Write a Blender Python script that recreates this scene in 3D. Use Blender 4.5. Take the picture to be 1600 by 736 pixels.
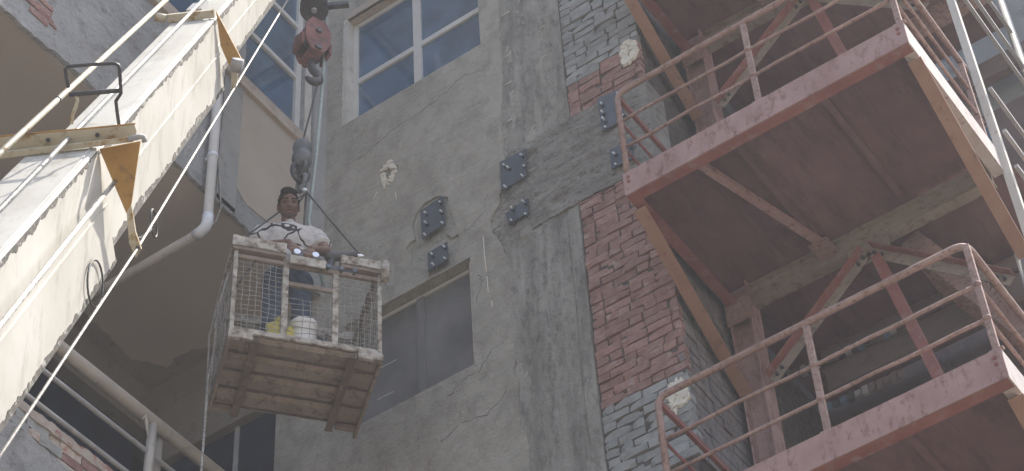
import bpy, bmesh, math, random
import numpy as np
from mathutils import Vector, Matrix, noise
random.seed(7)
for o in list(bpy.data.objects): bpy.data.objects.remove(o)
scene = bpy.context.scene
COL = scene.collection
R = math.radians

# ------------------------------------------------------------------ camera
FPX, CX, CY = 3381.46, 800.0, 368.0            # focal length in photo pixels (1600 x 736)
YAW, PITCH, ROLL = R(-32.073), R(47.283), R(-4.0869)
CAM = Vector((0, 0, 1.6))
fwd = Vector((math.sin(YAW)*math.cos(PITCH), math.cos(YAW)*math.cos(PITCH), math.sin(PITCH)))
rgt = Vector((math.cos(YAW), -math.sin(YAW), 0)); upv = rgt.cross(fwd)
cr_, sr_ = math.cos(ROLL), math.sin(ROLL)
rgt, upv = cr_*rgt + sr_*upv, -sr_*rgt + cr_*upv
cd = bpy.data.cameras.new('camera'); cam = bpy.data.objects.new('camera', cd); COL.objects.link(cam)
M = Matrix((rgt, upv, -fwd)).transposed().to_4x4(); M.translation = CAM
cam.matrix_world = M
cd.sensor_width = 36; cd.lens = 36*FPX/1600; cd.clip_end = 2000; cd.clip_start = .05
scene.camera = cam

# ------------------------------------------------------------------ light
SUN_EL, SUN_PHI = R(68), R(50)                  # phi: from +X towards +Y
S = Vector((math.cos(SUN_EL)*math.cos(SUN_PHI), math.cos(SUN_EL)*math.sin(SUN_PHI), math.sin(SUN_EL)))
w = bpy.data.worlds.new('World'); scene.world = w; w.use_nodes = True
nt = w.node_tree; bg = nt.nodes['Background']
sky = nt.nodes.new('ShaderNodeTexSky'); sky.sky_type = 'NISHITA'; sky.sun_disc = False
sky.sun_elevation = SUN_EL; sky.sun_rotation = math.pi/2 - SUN_PHI
sky.air_density = 1.0; sky.dust_density = 3.0; sky.ozone_density = 1.0
nt.links.new(sky.outputs[0], bg.inputs[0]); bg.inputs[1].default_value = 0.15
sl = bpy.data.lights.new('sun', 'SUN'); sl.energy = 4.5; sl.angle = R(.53); sl.color = (1, .95, .87)
so = bpy.data.objects.new('sun', sl); COL.objects.link(so); so.rotation_euler = S.to_track_quat('Z', 'Y').to_euler()
so.location = (0, 0, 60)
vs = scene.view_settings; vs.view_transform = 'Standard'; vs.look = 'None'; vs.gamma = 1; vs.exposure = 0.98

# ------------------------------------------------------------------ pixel -> place on a known plane
def ray(x, y): return rgt*((x-CX)/FPX) + upv*((CY-y)/FPX) + fwd
def on(ax, val, x, y):
    r = ray(x, y); i = 'xyz'.index(ax); return CAM + r*((val-CAM[i])/r[i])

# ------------------------------------------------------------------ materials
MATS = {}
def pmat(name, c1, c2, scale=4, detail=6, c3=None, f3=(.55, .7), s3=14, stretch=(1, 1, 1), rough=.85, bump=.25, bscale=40, bdist=.01,
         metal=0, spec=.3, rnd=0, stretch3=None, blarge=0, trowel=0):
    m = bpy.data.materials.new(name); m.use_nodes = True; t = m.node_tree; n = t.nodes; L = t.links
    b = n['Principled BSDF']; b.inputs['Roughness'].default_value = rough; b.inputs['Metallic'].default_value = metal
    b.inputs['Specular IOR Level'].default_value = spec
    tc = n.new('ShaderNodeTexCoord')
    def nz(sc, st, det=6, ro=.6):
        mp = n.new('ShaderNodeMapping'); mp.inputs['Scale'].default_value = st; L.new(tc.outputs['Object'], mp.inputs[0])
        if rnd:
            oi = n.new('ShaderNodeObjectInfo'); cb = n.new('ShaderNodeVectorMath'); cb.operation = 'SCALE'
            cb.inputs[0].default_value = (37, 91, 53); L.new(oi.outputs['Random'], cb.inputs['Scale']); L.new(cb.outputs[0], mp.inputs['Location'])
        x = n.new('ShaderNodeTexNoise'); x.inputs['Scale'].default_value = sc; x.inputs['Detail'].default_value = det
        x.inputs['Roughness'].default_value = ro; L.new(mp.outputs[0], x.inputs[0]); return x
    a = nz(scale, stretch, detail)
    rp = n.new('ShaderNodeValToRGB'); rp.color_ramp.elements[0].position = .34; rp.color_ramp.elements[1].position = .66
    rp.color_ramp.elements[0].color = (*c1, 1); rp.color_ramp.elements[1].color = (*c2, 1); L.new(a.outputs[0], rp.inputs[0])
    col = rp.outputs[0]
    if c3:
        e = nz(s3, stretch3 or stretch, 8, .7); r3 = n.new('ShaderNodeValToRGB')
        r3.color_ramp.elements[0].position, r3.color_ramp.elements[1].position = f3; L.new(e.outputs[0], r3.inputs[0])
        mx = n.new('ShaderNodeMix'); mx.data_type = 'RGBA'; L.new(r3.outputs[0], mx.inputs[0]); L.new(col, mx.inputs[6])
        mx.inputs[7].default_value = (*c3, 1); col = mx.outputs[2]
    if rnd:
        oi = n.new('ShaderNodeObjectInfo'); mr = n.new('ShaderNodeMapRange'); mr.inputs[3].default_value = 1-rnd; mr.inputs[4].default_value = 1+rnd
        L.new(oi.outputs['Random'], mr.inputs[0]); hs = n.new('ShaderNodeHueSaturation'); L.new(mr.outputs[0], hs.inputs['Value'])
        L.new(col, hs.inputs['Color']); col = hs.outputs[0]
    L.new(col, b.inputs['Base Color'])
    if bump:
        q = nz(bscale, (1, 1, 1), 8, .65); bp = n.new('ShaderNodeBump'); bp.inputs['Strength'].default_value = bump; bp.inputs['Distance'].default_value = bdist
        L.new(q.outputs[0], bp.inputs['Height'])
        if blarge:
            q2 = nz(5, (1, 1, 1), 4, .5); b2 = n.new('ShaderNodeBump'); b2.inputs['Strength'].default_value = blarge; b2.inputs['Distance'].default_value = .05
            L.new(q2.outputs[0], b2.inputs['Height']); L.new(b2.outputs[0], bp.inputs['Normal'])
        if trowel:
            mp = n.new('ShaderNodeMapping'); mp.inputs['Rotation'].default_value = (0, R(32), 0); mp.inputs['Scale'].default_value = (1.2, 1, 7); L.new(tc.outputs['Object'], mp.inputs[0])
            tn = n.new('ShaderNodeTexNoise'); tn.inputs['Scale'].default_value = 2.2; tn.inputs['Detail'].default_value = 5; tn.inputs['Distortion'].default_value = 1.2; L.new(mp.outputs[0], tn.inputs[0])
            b3 = n.new('ShaderNodeBump'); b3.inputs['Strength'].default_value = trowel; b3.inputs['Distance'].default_value = .03; L.new(tn.outputs[0], b3.inputs['Height'])
            L.new(b2.outputs[0], b3.inputs['Normal']); L.new(b3.outputs[0], bp.inputs['Normal'])
        L.new(bp.outputs[0], b.inputs['Normal'])
    MATS[name] = m; return m

pmat('ground', (.15, .13, .105), (.22, .19, .155), 1.2, c3=(.11, .095, .08), bump=.5, bscale=12)
pmat('plaster', (.325, .303, .258), (.43, .405, .35), 2.0, c3=(.225, .21, .175), f3=(.48, .76), s3=4.5, stretch=(1, 1, 1), stretch3=(1, 1, .75), bump=.8, bscale=45, bdist=.016, blarge=.9, trowel=.55)
pmat('chipped_concrete', (.34, .325, .28), (.44, .425, .37), 6, c3=(.24, .23, .195), f3=(.52, .7), s3=14, bump=1, bscale=40, bdist=.02, blarge=.5)
pmat('column_concrete', (.255, .243, .216), (.43, .412, .37), 2.4, stretch=(2.4, 1, .5), c3=(.145, .138, .122), f3=(.5, .72), s3=8, stretch3=(1.4, 1, .6), bump=1, bscale=60, bdist=.025, blarge=.5)
pmat('beam_concrete', (.225, .213, .19), (.36, .343, .31), 4, stretch=(.8, 1, 1.8), c3=(.12, .115, .103), f3=(.52, .7), s3=9, stretch3=(.7, 1, 1.6), bump=1, bscale=45, bdist=.03, blarge=.6)
pmat('rough_concrete', (.30, .30, .295), (.43, .43, .425), 2.5, c3=(.2, .2, .195), f3=(.5, .72), s3=6, bump=1, bscale=22, bdist=.04, blarge=1)
pmat('smooth_concrete', (.30, .30, .29), (.37, .365, .35), 2, c3=(.24, .235, .22), s3=5, bump=.3)
pmat('mortar', (.06, .05, .045), (.12, .10, .09), 14, bump=.8, bscale=60)
pmat('brick_red', (.25, .14, .118), (.35, .21, .18), 9, c3=(.44, .36, .32), f3=(.53, .76), s3=12, bump=1, bscale=60, rnd=.15, blarge=.6)
pmat('brick_grey', (.24, .245, .235), (.35, .355, .34), 7, c3=(.30, .20, .175), f3=(.62, .75), s3=10, bump=.9, bscale=60, rnd=.15, blarge=.4)
pmat('brick_dark', (.17, .16, .16), (.27, .25, .24), 9, c3=(.25, .15, .13), f3=(.55, .7), s3=10, bump=.9, bscale=50, rnd=.2, blarge=.5)
pmat('brick_pale', (.36, .30, .25), (.48, .42, .36), 9, c3=(.33, .15, .12), f3=(.55, .62), s3=7, bump=.9, bscale=50, rnd=.2)
pmat('beige_paint', (.40, .345, .285), (.45, .39, .325), 1.5, c3=(.34, .29, .235), f3=(.6, .85), s3=4, bump=.12)
pmat('soffit_paint', (.41, .365, .315), (.46, .41, .355), 1.0, c3=(.35, .31, .26), f3=(.62, .85), s3=2, bump=.12)
pmat('stain_paint', (.22, .2, .18), (.29, .265, .24), 3, c3=(.18, .165, .15), s3=6, bump=.4)
pmat('white_spall', (.62, .58, .49), (.75, .71, .62), 12, c3=(.35, .32, .26), s3=25, bump=.8)
pmat('white_frame', (.55, .535, .49), (.62, .605, .565), 5, c3=(.40, .37, .31), f3=(.6, .8), s3=18, rough=.5, bump=.05)
pmat('cream_jamb', (.50, .47, .41), (.60, .57, .51), 6, c3=(.34, .29, .24), f3=(.55, .7), s3=10, bump=.4)
pmat('tan_jamb', (.40, .33, .27), (.48, .41, .34), 6, c3=(.30, .24, .18), s3=10, bump=.4)
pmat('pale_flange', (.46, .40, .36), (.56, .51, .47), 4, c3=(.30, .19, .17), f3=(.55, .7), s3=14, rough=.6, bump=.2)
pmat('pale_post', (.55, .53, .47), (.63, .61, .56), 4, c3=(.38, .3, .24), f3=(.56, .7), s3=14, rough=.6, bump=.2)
pmat('dusty_frame', (.17, .165, .16), (.2, .195, .185), 4, bump=0)
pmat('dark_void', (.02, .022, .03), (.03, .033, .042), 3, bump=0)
pmat('inner_wall', (.2, .18, .155), (.25, .225, .19), 2, c3=(.15, .135, .115), s3=4, bump=.3)
pmat('plate_steel', (.075, .09, .11), (.11, .13, .155), 8, c3=(.17, .18, .19), f3=(.6, .75), s3=25, rough=.45, metal=.2, bump=.2)
pmat('stud_steel', (.62, .64, .66), (.75, .77, .8), 8, rough=.35, metal=.7, bump=0)
pmat('pvc_pipe', (.66, .68, .71), (.74, .76, .79), 3, c3=(.5, .49, .46), f3=(.6, .8), s3=8, rough=.5, bump=.03)
pmat('dirty_pipe', (.38, .35, .31), (.47, .43, .38), 3, c3=(.27, .25, .22), s3=9, rough=.7, bump=.1)
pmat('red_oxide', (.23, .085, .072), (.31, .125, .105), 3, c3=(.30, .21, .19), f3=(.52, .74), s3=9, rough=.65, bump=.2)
pmat('faded_red', (.32, .195, .178), (.41, .275, .252), 3, c3=(.20, .105, .092), f3=(.52, .68), s3=18, stretch3=(1, 1, .45), rough=.75, bump=.4)
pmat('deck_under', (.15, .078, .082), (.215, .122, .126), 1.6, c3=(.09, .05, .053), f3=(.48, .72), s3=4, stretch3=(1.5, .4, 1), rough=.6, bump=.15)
pmat('orange_red', (.27, .148, .098), (.34, .205, .145), 3, c3=(.18, .10, .075), f3=(.54, .74), s3=10, rough=.65, bump=.2)
pmat('cream_steel', (.23, .19, .15), (.30, .255, .205), 4, c3=(.14, .095, .075), f3=(.52, .68), s3=12, rough=.65, bump=.2)
pmat('rail_paint', (.28, .178, .148), (.38, .265, .228), 5, c3=(.16, .095, .078), f3=(.5, .66), s3=26, rough=.75, bump=.4)
pmat('grey_steel', (.3, .3, .3), (.38, .38, .38), 4, c3=(.5, .47, .43), f3=(.55, .75), s3=9, rough=.6, bump=.15)
pmat('boom_white', (.45, .43, .375), (.55, .535, .485), 1.5, c3=(.22, .19, .15), f3=(.52, .84), s3=4.5, stretch3=(2, 2, .5), rough=.5, bump=.1, spec=.4)
pmat('boom_grime', (.06, .055, .048), (.13, .12, .10), 14, c3=(.42, .405, .37), f3=(.54, .64), s3=20, rough=.7, bump=.3)
pmat('boom_yellow', (.36, .20, .055), (.45, .275, .095), 5, c3=(.20, .13, .07), f3=(.53, .7), s3=12, rough=.6, bump=.15)
pmat('cream_bar', (.44, .40, .30), (.52, .48, .38), 5, c3=(.30, .19, .07), f3=(.52, .64), s3=12, rough=.55, bump=.15)
pmat('cable_grey', (.30, .29, .26), (.42, .40, .36), 8, c3=(.12, .11, .1), f3=(.5, .62), s3=30, rough=.5, metal=.2, bump=.2)
pmat('wire_dark', (.06, .06, .06), (.1, .1, .1), 8, rough=.6, bump=0)
pmat('rope_green', (.30, .37, .35), (.40, .46, .44), 30, rough=.8, bump=.2)
pmat('hook_red', (.17, .072, .066), (.25, .115, .105), 5, c3=(.08, .055, .052), f3=(.48, .64), s3=9, rough=.75, bump=.25)
pmat('dark_metal', (.05, .05, .055), (.09, .09, .095), 8, c3=(.14, .13, .12), s3=20, rough=.5, metal=.3, bump=.15)
pmat('ball_grey', (.095, .105, .115), (.15, .162, .172), 6, c3=(.06, .05, .045), s3=16, rough=.55, bump=.2)
pmat('basket_white', (.36, .33, .275), (.49, .46, .40), 8, c3=(.13, .095, .07), f3=(.44, .62), s3=14, rough=.8, bump=.35)
pmat('basket_rust', (.19, .15, .115), (.31, .255, .205), 5, c3=(.11, .08, .06), f3=(.48, .66), s3=10, rough=.9, bump=.5)
pmat('basket_dark', (.10, .075, .06), (.16, .12, .095), 6, c3=(.26, .2, .15), s3=16, rough=.8, bump=.3)
pmat('mesh_wire', (.25, .24, .22), (.36, .345, .32), 12, c3=(.13, .10, .08), s3=30, rough=.7, bump=0)
pmat('skin', (.13, .07, .048), (.17, .093, .064), 9, rough=.55, bump=.05, spec=.35)
pmat('hair', (.006, .005, .005), (.012, .010, .009), 60, rough=.75, bump=.5, bscale=160, bdist=.003, spec=.15)
pmat('beard', (.06, .036, .028), (.10, .06, .045), 90, rough=.7, bump=.3, bscale=200)
pmat('jeans', (.05, .075, .12), (.08, .11, .16), 20, rough=.9, bump=.3, bscale=90)
pmat('lips', (.25, .115, .095), (.28, .13, .11), 20, bump=0)
pmat('bag_yellow', (.55, .45, .08), (.62, .54, .16), 18, c3=(.3, .24, .05), s3=26, rough=.6, bump=.5)
pmat('bucket_white', (.74, .74, .72), (.8, .8, .78), 4, rough=.45, bump=.02)
pmat('cloth_dark', (.05, .055, .065), (.10, .105, .12), 9, rough=.9, bump=.5, bscale=25)
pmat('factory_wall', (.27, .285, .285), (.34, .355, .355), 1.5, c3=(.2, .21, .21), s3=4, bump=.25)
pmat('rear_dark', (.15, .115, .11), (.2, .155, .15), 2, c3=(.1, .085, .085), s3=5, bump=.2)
pmat('blue_window', (.10, .16, .24), (.16, .23, .31), 5, rough=.25, spec=.5, bump=0)
def glass(name, c, rough=.06, ior=1.9):
    m = bpy.data.materials.new(name); m.use_nodes = True; t = m.node_tree; b = t.nodes['Principled BSDF']
    b.inputs['Roughness'].default_value = rough; b.inputs['IOR'].default_value = ior
    tc = t.nodes.new('ShaderNodeTexCoord'); nz = t.nodes.new('ShaderNodeTexNoise'); nz.inputs['Scale'].default_value = 2.2; nz.inputs['Detail'].default_value = 5
    t.links.new(tc.outputs['Object'], nz.inputs[0]); rp = t.nodes.new('ShaderNodeValToRGB')
    rp.color_ramp.elements[0].color = (*[v*.75 for v in c], 1); rp.color_ramp.elements[1].color = (*[v*1.3 for v in c], 1)  # base colour mottled to suggest uneven reflections
    rp.color_ramp.elements[0].position = .35; rp.color_ramp.elements[1].position = .65
    t.links.new(nz.outputs[0], rp.inputs[0]); t.links.new(rp.outputs[0], b.inputs['Base Color'])
    n2 = t.nodes.new('ShaderNodeTexNoise'); n2.inputs['Scale'].default_value = 1.3; t.links.new(tc.outputs['Object'], n2.inputs[0])
    bp = t.nodes.new('ShaderNodeBump'); bp.inputs['Strength'].default_value = .06; bp.inputs['Distance'].default_value = .1
    t.links.new(n2.outputs[0], bp.inputs['Height']); t.links.new(bp.outputs[0], b.inputs['Normal']); MATS[name] = m
glass('glass_blue', (.055, .11, .18), .05, 1.9); glass('glass_dusty', (.165, .16, .155), .35, 1.45); glass('glass_navy', (.016, .025, .05), .2, 1.4)
def shirt_mat():
    m = bpy.data.materials.new('shirt'); m.use_nodes = True; t = m.node_tree; b = t.nodes['Principled BSDF']; b.inputs['Roughness'].default_value = .9
    tc = t.nodes.new('ShaderNodeTexCoord'); nz = t.nodes.new('ShaderNodeTexNoise'); nz.inputs['Scale'].default_value = 6
    ad = t.nodes.new('ShaderNodeMix'); ad.data_type = 'VECTOR'; ad.inputs[0].default_value = .10
    t.links.new(tc.outputs['Object'], nz.inputs[0]); t.links.new(tc.outputs['Object'], ad.inputs[4]); t.links.new(nz.outputs['Color'], ad.inputs[5])
    v = t.nodes.new('ShaderNodeTexVoronoi'); v.feature = 'DISTANCE_TO_EDGE'; v.inputs['Scale'].default_value = 5.6
    t.links.new(ad.outputs[1], v.inputs['Vector'])
    n3 = t.nodes.new('ShaderNodeTexNoise'); n3.inputs['Scale'].default_value = 4.5; t.links.new(tc.outputs['Object'], n3.inputs[0])
    mr = t.nodes.new('ShaderNodeMapRange'); mr.inputs[1].default_value = .40; mr.inputs[2].default_value = .58; mr.inputs[3].default_value = -.006; mr.inputs[4].default_value = .045
    t.links.new(n3.outputs[0], mr.inputs[0]); lt = t.nodes.new('ShaderNodeMath'); lt.operation = 'LESS_THAN'
    t.links.new(v.outputs['Distance'], lt.inputs[0]); t.links.new(mr.outputs[0], lt.inputs[1])
    mx = t.nodes.new('ShaderNodeMix'); mx.data_type = 'RGBA'; mx.inputs[6].default_value = (.5, .475, .455, 1); mx.inputs[7].default_value = (.02, .018, .02, 1)
    t.links.new(lt.outputs[0], mx.inputs[0]); t.links.new(mx.outputs[2], b.inputs['Base Color']); MATS['shirt'] = m
shirt_mat()

# ------------------------------------------------------------------ mesh helpers
V = Vector
class MB:
    def __init__(s): s.v = []; s.f = []; s.sm = []
    def add(s, vs, fs, smooth=False):
        o = len(s.v); s.v += [tuple(p) for p in vs]; s.f += [tuple(i+o for i in f) for f in fs]; s.sm += [smooth]*len(fs); return s
    def box(s, c, ax, sz):
        c = V(c); a, b, d = [V(q).normalized()*z/2 for q, z in zip(ax, sz)]
        s.add([c+i*a+j*b+k*d for k in (-1, 1) for j in (-1, 1) for i in (-1, 1)],
              [(0, 2, 3, 1), (4, 5, 7, 6), (0, 1, 5, 4), (2, 6, 7, 3), (0, 4, 6, 2), (1, 3, 7, 5)]); return s
    def abox(s, lo, hi):
        return s.box([(a+b)/2 for a, b in zip(lo, hi)], ((1, 0, 0), (0, 1, 0), (0, 0, 1)), [b-a for a, b in zip(lo, hi)])
    def bar(s, p, q, w, h, up=(0, 0, 1)):           # rectangular bar, w sideways, h along up
        p, q = V(p), V(q); d = (q-p).normalized(); x = d.cross(V(up)).normalized(); y = x.cross(d)
        return s.box((p+q)/2, (d, x, y), ((q-p).length, w, h))
    def profile(s, p, q, prof, up=(0, 0, 1)):        # extrude a 2D polygon (x sideways, y up) from p to q
        p, q = V(p), V(q); d = (q-p).normalized(); x = d.cross(V(up)).normalized(); y = x.cross(d); n = len(prof)
        vs = [e + x*a + y*b for e in (p, q) for a, b in prof]
        s.add(vs, [(i, (i+1) % n, n+(i+1) % n, n+i) for i in range(n)] + [tuple(range(n))[::-1], tuple(range(n, 2*n))]); return s
    def tube(s, pts, r, n=8, smooth=True, cap=True):
        pts = [V(p) for p in pts]; rs = r if isinstance(r, (list, tuple)) else [r]*len(pts); vs = []; x = None
        for i, p in enumerate(pts):
            t = (pts[min(i+1, len(pts)-1)]-pts[max(i-1, 0)]).normalized()
            if x is None: x = t.orthogonal().normalized()
            else: x = (x - t*x.dot(t)).normalized()
            y = t.cross(x)
            vs += [p + (x*math.cos(a)+y*math.sin(a))*rs[i] for a in [2*math.pi*k/n for k in range(n)]]
        fs = [(i*n+k, i*n+(k+1) % n, (i+1)*n+(k+1) % n, (i+1)*n+k) for i in range(len(pts)-1) for k in range(n)]
        s.add(vs, fs, smooth)
        if cap: s.f += [tuple(len(s.v)-len(vs)+k for k in range(n))[::-1], tuple(len(s.v)-n+k for k in range(n))]; s.sm += [False]*2
        return s
    def ell(s, c, rad, rot=None, nu=14, nv=9):
        c = V(c); rot = rot or Matrix.Identity(3); vs = [c+rot@V((0, 0, rad[2]))]
        for i in range(1, nv):
            th = math.pi*i/nv
            for k in range(nu):
                a = 2*math.pi*k/nu; vs.append(c+rot@V((rad[0]*math.sin(th)*math.cos(a), rad[1]*math.sin(th)*math.sin(a), rad[2]*math.cos(th))))
        vs.append(c-rot@V((0, 0, rad[2]))); L = len(vs)-1
        fs = [(0, 1+k, 1+(k+1) % nu) for k in range(nu)] + [(L, L-nu+(k+1) % nu, L-nu+k) for k in range(nu)]
        fs += [(1+i*nu+k, 1+(i+1)*nu+k, 1+(i+1)*nu+(k+1) % nu, 1+i*nu+(k+1) % nu) for i in range(nv-2) for k in range(nu)]
        return s.add(vs, fs, True)
    def cap(s, p, q, r0, r1, n=14):                  # tapered capsule
        p, q = V(p), V(q); d = (q-p).normalized(); pts = []; rs = []
        for a in (-90, -60, -30, 0): pts.append(p+d*r0*math.sin(R(a))); rs.append(max(r0*math.cos(R(a)), 1e-4))
        for a in (0, 30, 60, 90): pts.append(q+d*r1*math.sin(R(a))); rs.append(max(r1*math.cos(R(a)), 1e-4))
        return s.tube(pts, rs, n)
    def torus(s, c, nrm, R0, r, squash=1, along=None, n=20, m=8):
        nrm = V(nrm).normalized(); x = V(along).normalized() if along else nrm.orthogonal().normalized(); x = (x-nrm*x.dot(nrm)).normalized(); y = nrm.cross(x)
        pts = [V(c)+x*R0*squash*math.cos(2*math.pi*i/n)+y*R0*math.sin(2*math.pi*i/n) for i in range(n)]
        vs = []
        for i in range(n):
            t = (pts[(i+1) % n]-pts[i-1]).normalized(); u = nrm; v = t.cross(u)
            vs += [pts[i]+(u*math.cos(a)+v*math.sin(a))*r for a in [2*math.pi*k/m for k in range(m)]]
        return s.add(vs, [(i*m+k, i*m+(k+1) % m, ((i+1) % n)*m+(k+1) % m, ((i+1) % n)*m+k) for i in range(n) for k in range(m)], True)
    def mesh(s, name):
        me = bpy.data.meshes.new(name); me.from_pydata(s.v, [], s.f)
        me.polygons.foreach_set('use_smooth', s.sm)
        bm = bmesh.new(); bm.from_mesh(me); bmesh.ops.recalc_face_normals(bm, faces=bm.faces); bm.to_mesh(me); bm.free(); me.update(); return me
    def build(s, name, mat, parent=None, **kw): return obj(name, s.mesh(name), mat, parent, **kw)

def obj(name, me, mat, parent=None, bevel=0, **props):
    o = bpy.data.objects.new(name, me); COL.objects.link(o)
    if mat:
        me.materials.clear(); me.materials.append(MATS[mat])
    if parent:
        o.parent = parent
        if parent.type == 'EMPTY': o.matrix_parent_inverse = Matrix.Translation(-parent.location)
    if bevel:
        b = o.modifiers.new('bevel', 'BEVEL'); b.width = bevel; b.segments = 2; b.limit_method = 'ANGLE'
    for k, v in props.items(): o[k] = v
    return o
def thing(name, label, cat, loc, group=None):
    o = bpy.data.objects.new(name, None); COL.objects.link(o); o.location = loc; o.empty_display_size = .1
    o['label'] = label; o['category'] = cat
    if group: o['group'] = group
    return o
def tag(o, label, cat, group=None):
    o['label'] = label; o['category'] = cat
    if group: o['group'] = group
    return o
def slab(loops, fn, depth):
    """filled outline with holes, extruded by depth; fn maps (u, v, w) to the world, w from 0 to depth"""
    c = bpy.data.curves.new('tmp', 'CURVE'); c.dimensions = '2D'; c.fill_mode = 'BOTH'; c.extrude = depth/2
    for lp in loops:
        sp = c.splines.new('POLY'); sp.points.add(len(lp)-1); sp.use_cyclic_u = True
        for p, (a, b) in zip(sp.points, lp): p.co = (a, b, 0, 1)
    o = bpy.data.objects.new('tmp', c); COL.objects.link(o)
    me = bpy.data.meshes.new_from_object(o.evaluated_get(bpy.context.evaluated_depsgraph_get()))
    bpy.data.objects.remove(o); bpy.data.curves.remove(c)
    for v in me.vertices: v.co = fn(v.co.x, v.co.y, v.co.z+depth/2)
    bm = bmesh.new(); bm.from_mesh(me); bmesh.ops.remove_doubles(bm, verts=bm.verts, dist=1e-5)
    bmesh.ops.recalc_face_normals(bm, faces=bm.faces); bm.to_mesh(me); bm.free()
    for p in me.polygons: p.use_smooth = False
    return me
def ragged(pts, amp, step=.03, seed=0):
    out = []
    for i in range(len(pts)-1):
        a, b = V((*pts[i], 0)), V((*pts[i+1], 0)); L = (b-a).length; k = max(1, int(L/step)); n = V((-(b-a).y, (b-a).x, 0)).normalized()
        for j in range(k):
            t = j/k; p = a.lerp(b, t); nv = noise.noise(V((p.x*9+seed, p.y*9, seed)))+.6*noise.noise(V((p.x*23+seed, p.y*23, seed)))+.3*noise.noise(V((p.x*61, p.y*61, seed)))
            p = p + n*amp*nv if (i or j) else p
            out.append((p.x, p.y))
    out.append(tuple(pts[-1])); return out
def blob(c, ru, rv, n=26, amp=.35, seed=0):
    o = []
    for i in range(n):
        a = 2*math.pi*i/n; k = 1+amp*(noise.noise(V((math.cos(a)*1.5+seed, math.sin(a)*1.5, seed)))*1.2+.8*noise.noise(V((math.cos(a)*5+seed, math.sin(a)*5, seed+3))))
        o.append((c[0]+ru*k*math.cos(a), c[1]+rv*k*math.sin(a)))
    return o
WY = 10.0                                            # outer face of the plaster
def wallfn(y0): return lambda u, v, w: V((u, y0+w, v))
def wp(x, y, Y=WY): p = on('y', Y, x, y); return (p.x, p.z)
XC = -8.24                                           # outer face of the wing
def wingfn(x0): return lambda u, v, w: V((x0-w, u, v))

# ------------------------------------------------------------------ ground
g = MB(); g.add([(-150, -150, 0), (150, -150, 0), (150, 150, 0), (-150, 150, 0)], [(0, 1, 2, 3)])
g.build('ground', 'ground', kind='structure')

# ------------------------------------------------------------------ main building
bld = thing('main_building', 'grey plastered factory block with concrete column, beam and brick infill beside the steel tower', 'building', (-6.5, 11.5, 0))
XL, XR, TOP = -8.68, -4.895, 34  # TOP carries the unseen upper wall high enough to shade the wing
UW = (-7.99, -6.455, 17.045, 18.62); LW = (-7.99, -6.685, 13.2, 14.40)
rect = lambda a, b, c, d: [(a, c), (b, c), (b, d), (a, d)]
edge = [wp(*p) for p in [(778, -30), (782, 60), (785, 130), (784, 200), (788, 236), (782, 300), (779, 318), (764, 345), (768, 362), (786, 384), (796, 425), (797, 470), (803, 520), (803, 575), (810, 600), (811, 660), (826, 690), (828, 745)]]
e_rag = ragged(edge, .018, .025, 3)
holeA = [wp(*p) for p in [(650, 333), (662, 318), (682, 306), (700, 307), (704, 330), (712, 350), (704, 362), (696, 364), (706, 371), (716, 366), (718, 384), (710, 400), (712, 412), (690, 424), (676, 430), (670, 434), (672, 422), (652, 420), (642, 412), (641, 398), (634, 388), (640, 378), (648, 374), (643, 352)]]
holeA = ragged(holeA+[holeA[0]], .008, .02, 5)[:-1]
spall = blob(wp(607, 270), .085, .135, 30, .55, 2)
outer = [(XL, 0), (e_rag[-1][0], 0)] + e_rag[::-1] + [(e_rag[0][0], TOP), (XL, TOP)]
obj('plaster_panel', slab([outer, rect(*UW), rect(*LW), holeA, spall], wallfn(WY), .020), 'plaster', bld)
XW = edge[0][0]
obj('wall_core', slab([[(XL+.01, 0), (-5.95, 0), (-5.95, TOP-.05), (XL+.01, TOP-.05)], rect(UW[0]-.004, UW[1]+.004, UW[2]-.004, UW[3]+.004), rect(LW[0]-.004, LW[1]+.004, LW[2]-.004, LW[3]+.004)], wallfn(WY+.0225), .3), 'chipped_concrete', bld)
CL, CRX = -6.32, -5.632
# column: board-marked, in two lifts above and below the beam, with shutter boards as separate strips
BZ0, BZ1 = 14.335, 15.385
def rough_slab(lo, hi, nu, nv, amp, sc, seed, z_of):
    """a gently uneven front face (y displaced) closed behind"""
    m = MB(); vs = []
    for j in range(nv+1):
        for i in range(nu+1):
            x = lo[0]+(hi[0]-lo[0])*i/nu; z = lo[2]+(hi[2]-lo[2])*j/nv
            p = z_of(x, z)
            vs.append((x, lo[1]-p, z))
    fs = [(j*(nu+1)+i, j*(nu+1)+i+1, (j+1)*(nu+1)+i+1, (j+1)*(nu+1)+i) for j in range(nv) for i in range(nu)]
    m.add(vs, fs, False)
    bnd = [i for i in range(nu+1)]+[(j+1)*(nu+1)-1 for j in range(1, nv+1)]+[nv*(nu+1)+i for i in range(nu-1, -1, -1)]+[j*(nu+1) for j in range(nv-1, 0, -1)]
    o = len(m.v); k = len(bnd)
    m.v += [(vs[b][0], hi[1], vs[b][2]) for b in bnd]; m.f += [(bnd[i], bnd[(i+1) % k], o+(i+1) % k, o+i) for i in range(k)]; m.sm += [False]*k
    return m
fb = lambda x, z, a, b, s: noise.fractal(V((x*a, z*b, s)), 1, 2, 5)
def col_relief(x, z):
    board = math.floor((x-CL)/.115); off = (noise.cell(V((board, math.floor(z/1.3), 3.3)))-.5)*.014
    return off*.7 + .008*fb(x, z, 6, 1.6, 1) + .007*fb(x, z, 22, 16, 2) + .02*max(0, fb(x, z, 5, .9, 8)-.2)
def beam_relief(x, z):
    return .010*fb(x, z, 3, 10, 4) + .014*fb(x, z, 16, 20, 5) - .06*max(0, fb(x, z, 4, 7, 6)-.3)
rough_slab((CL, WY+.012, BZ1-.01), (CRX, WY+.3, 18.2), 40, 120, 0, 0, 0, col_relief).build('concrete_column', 'column_concrete', bld)
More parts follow.
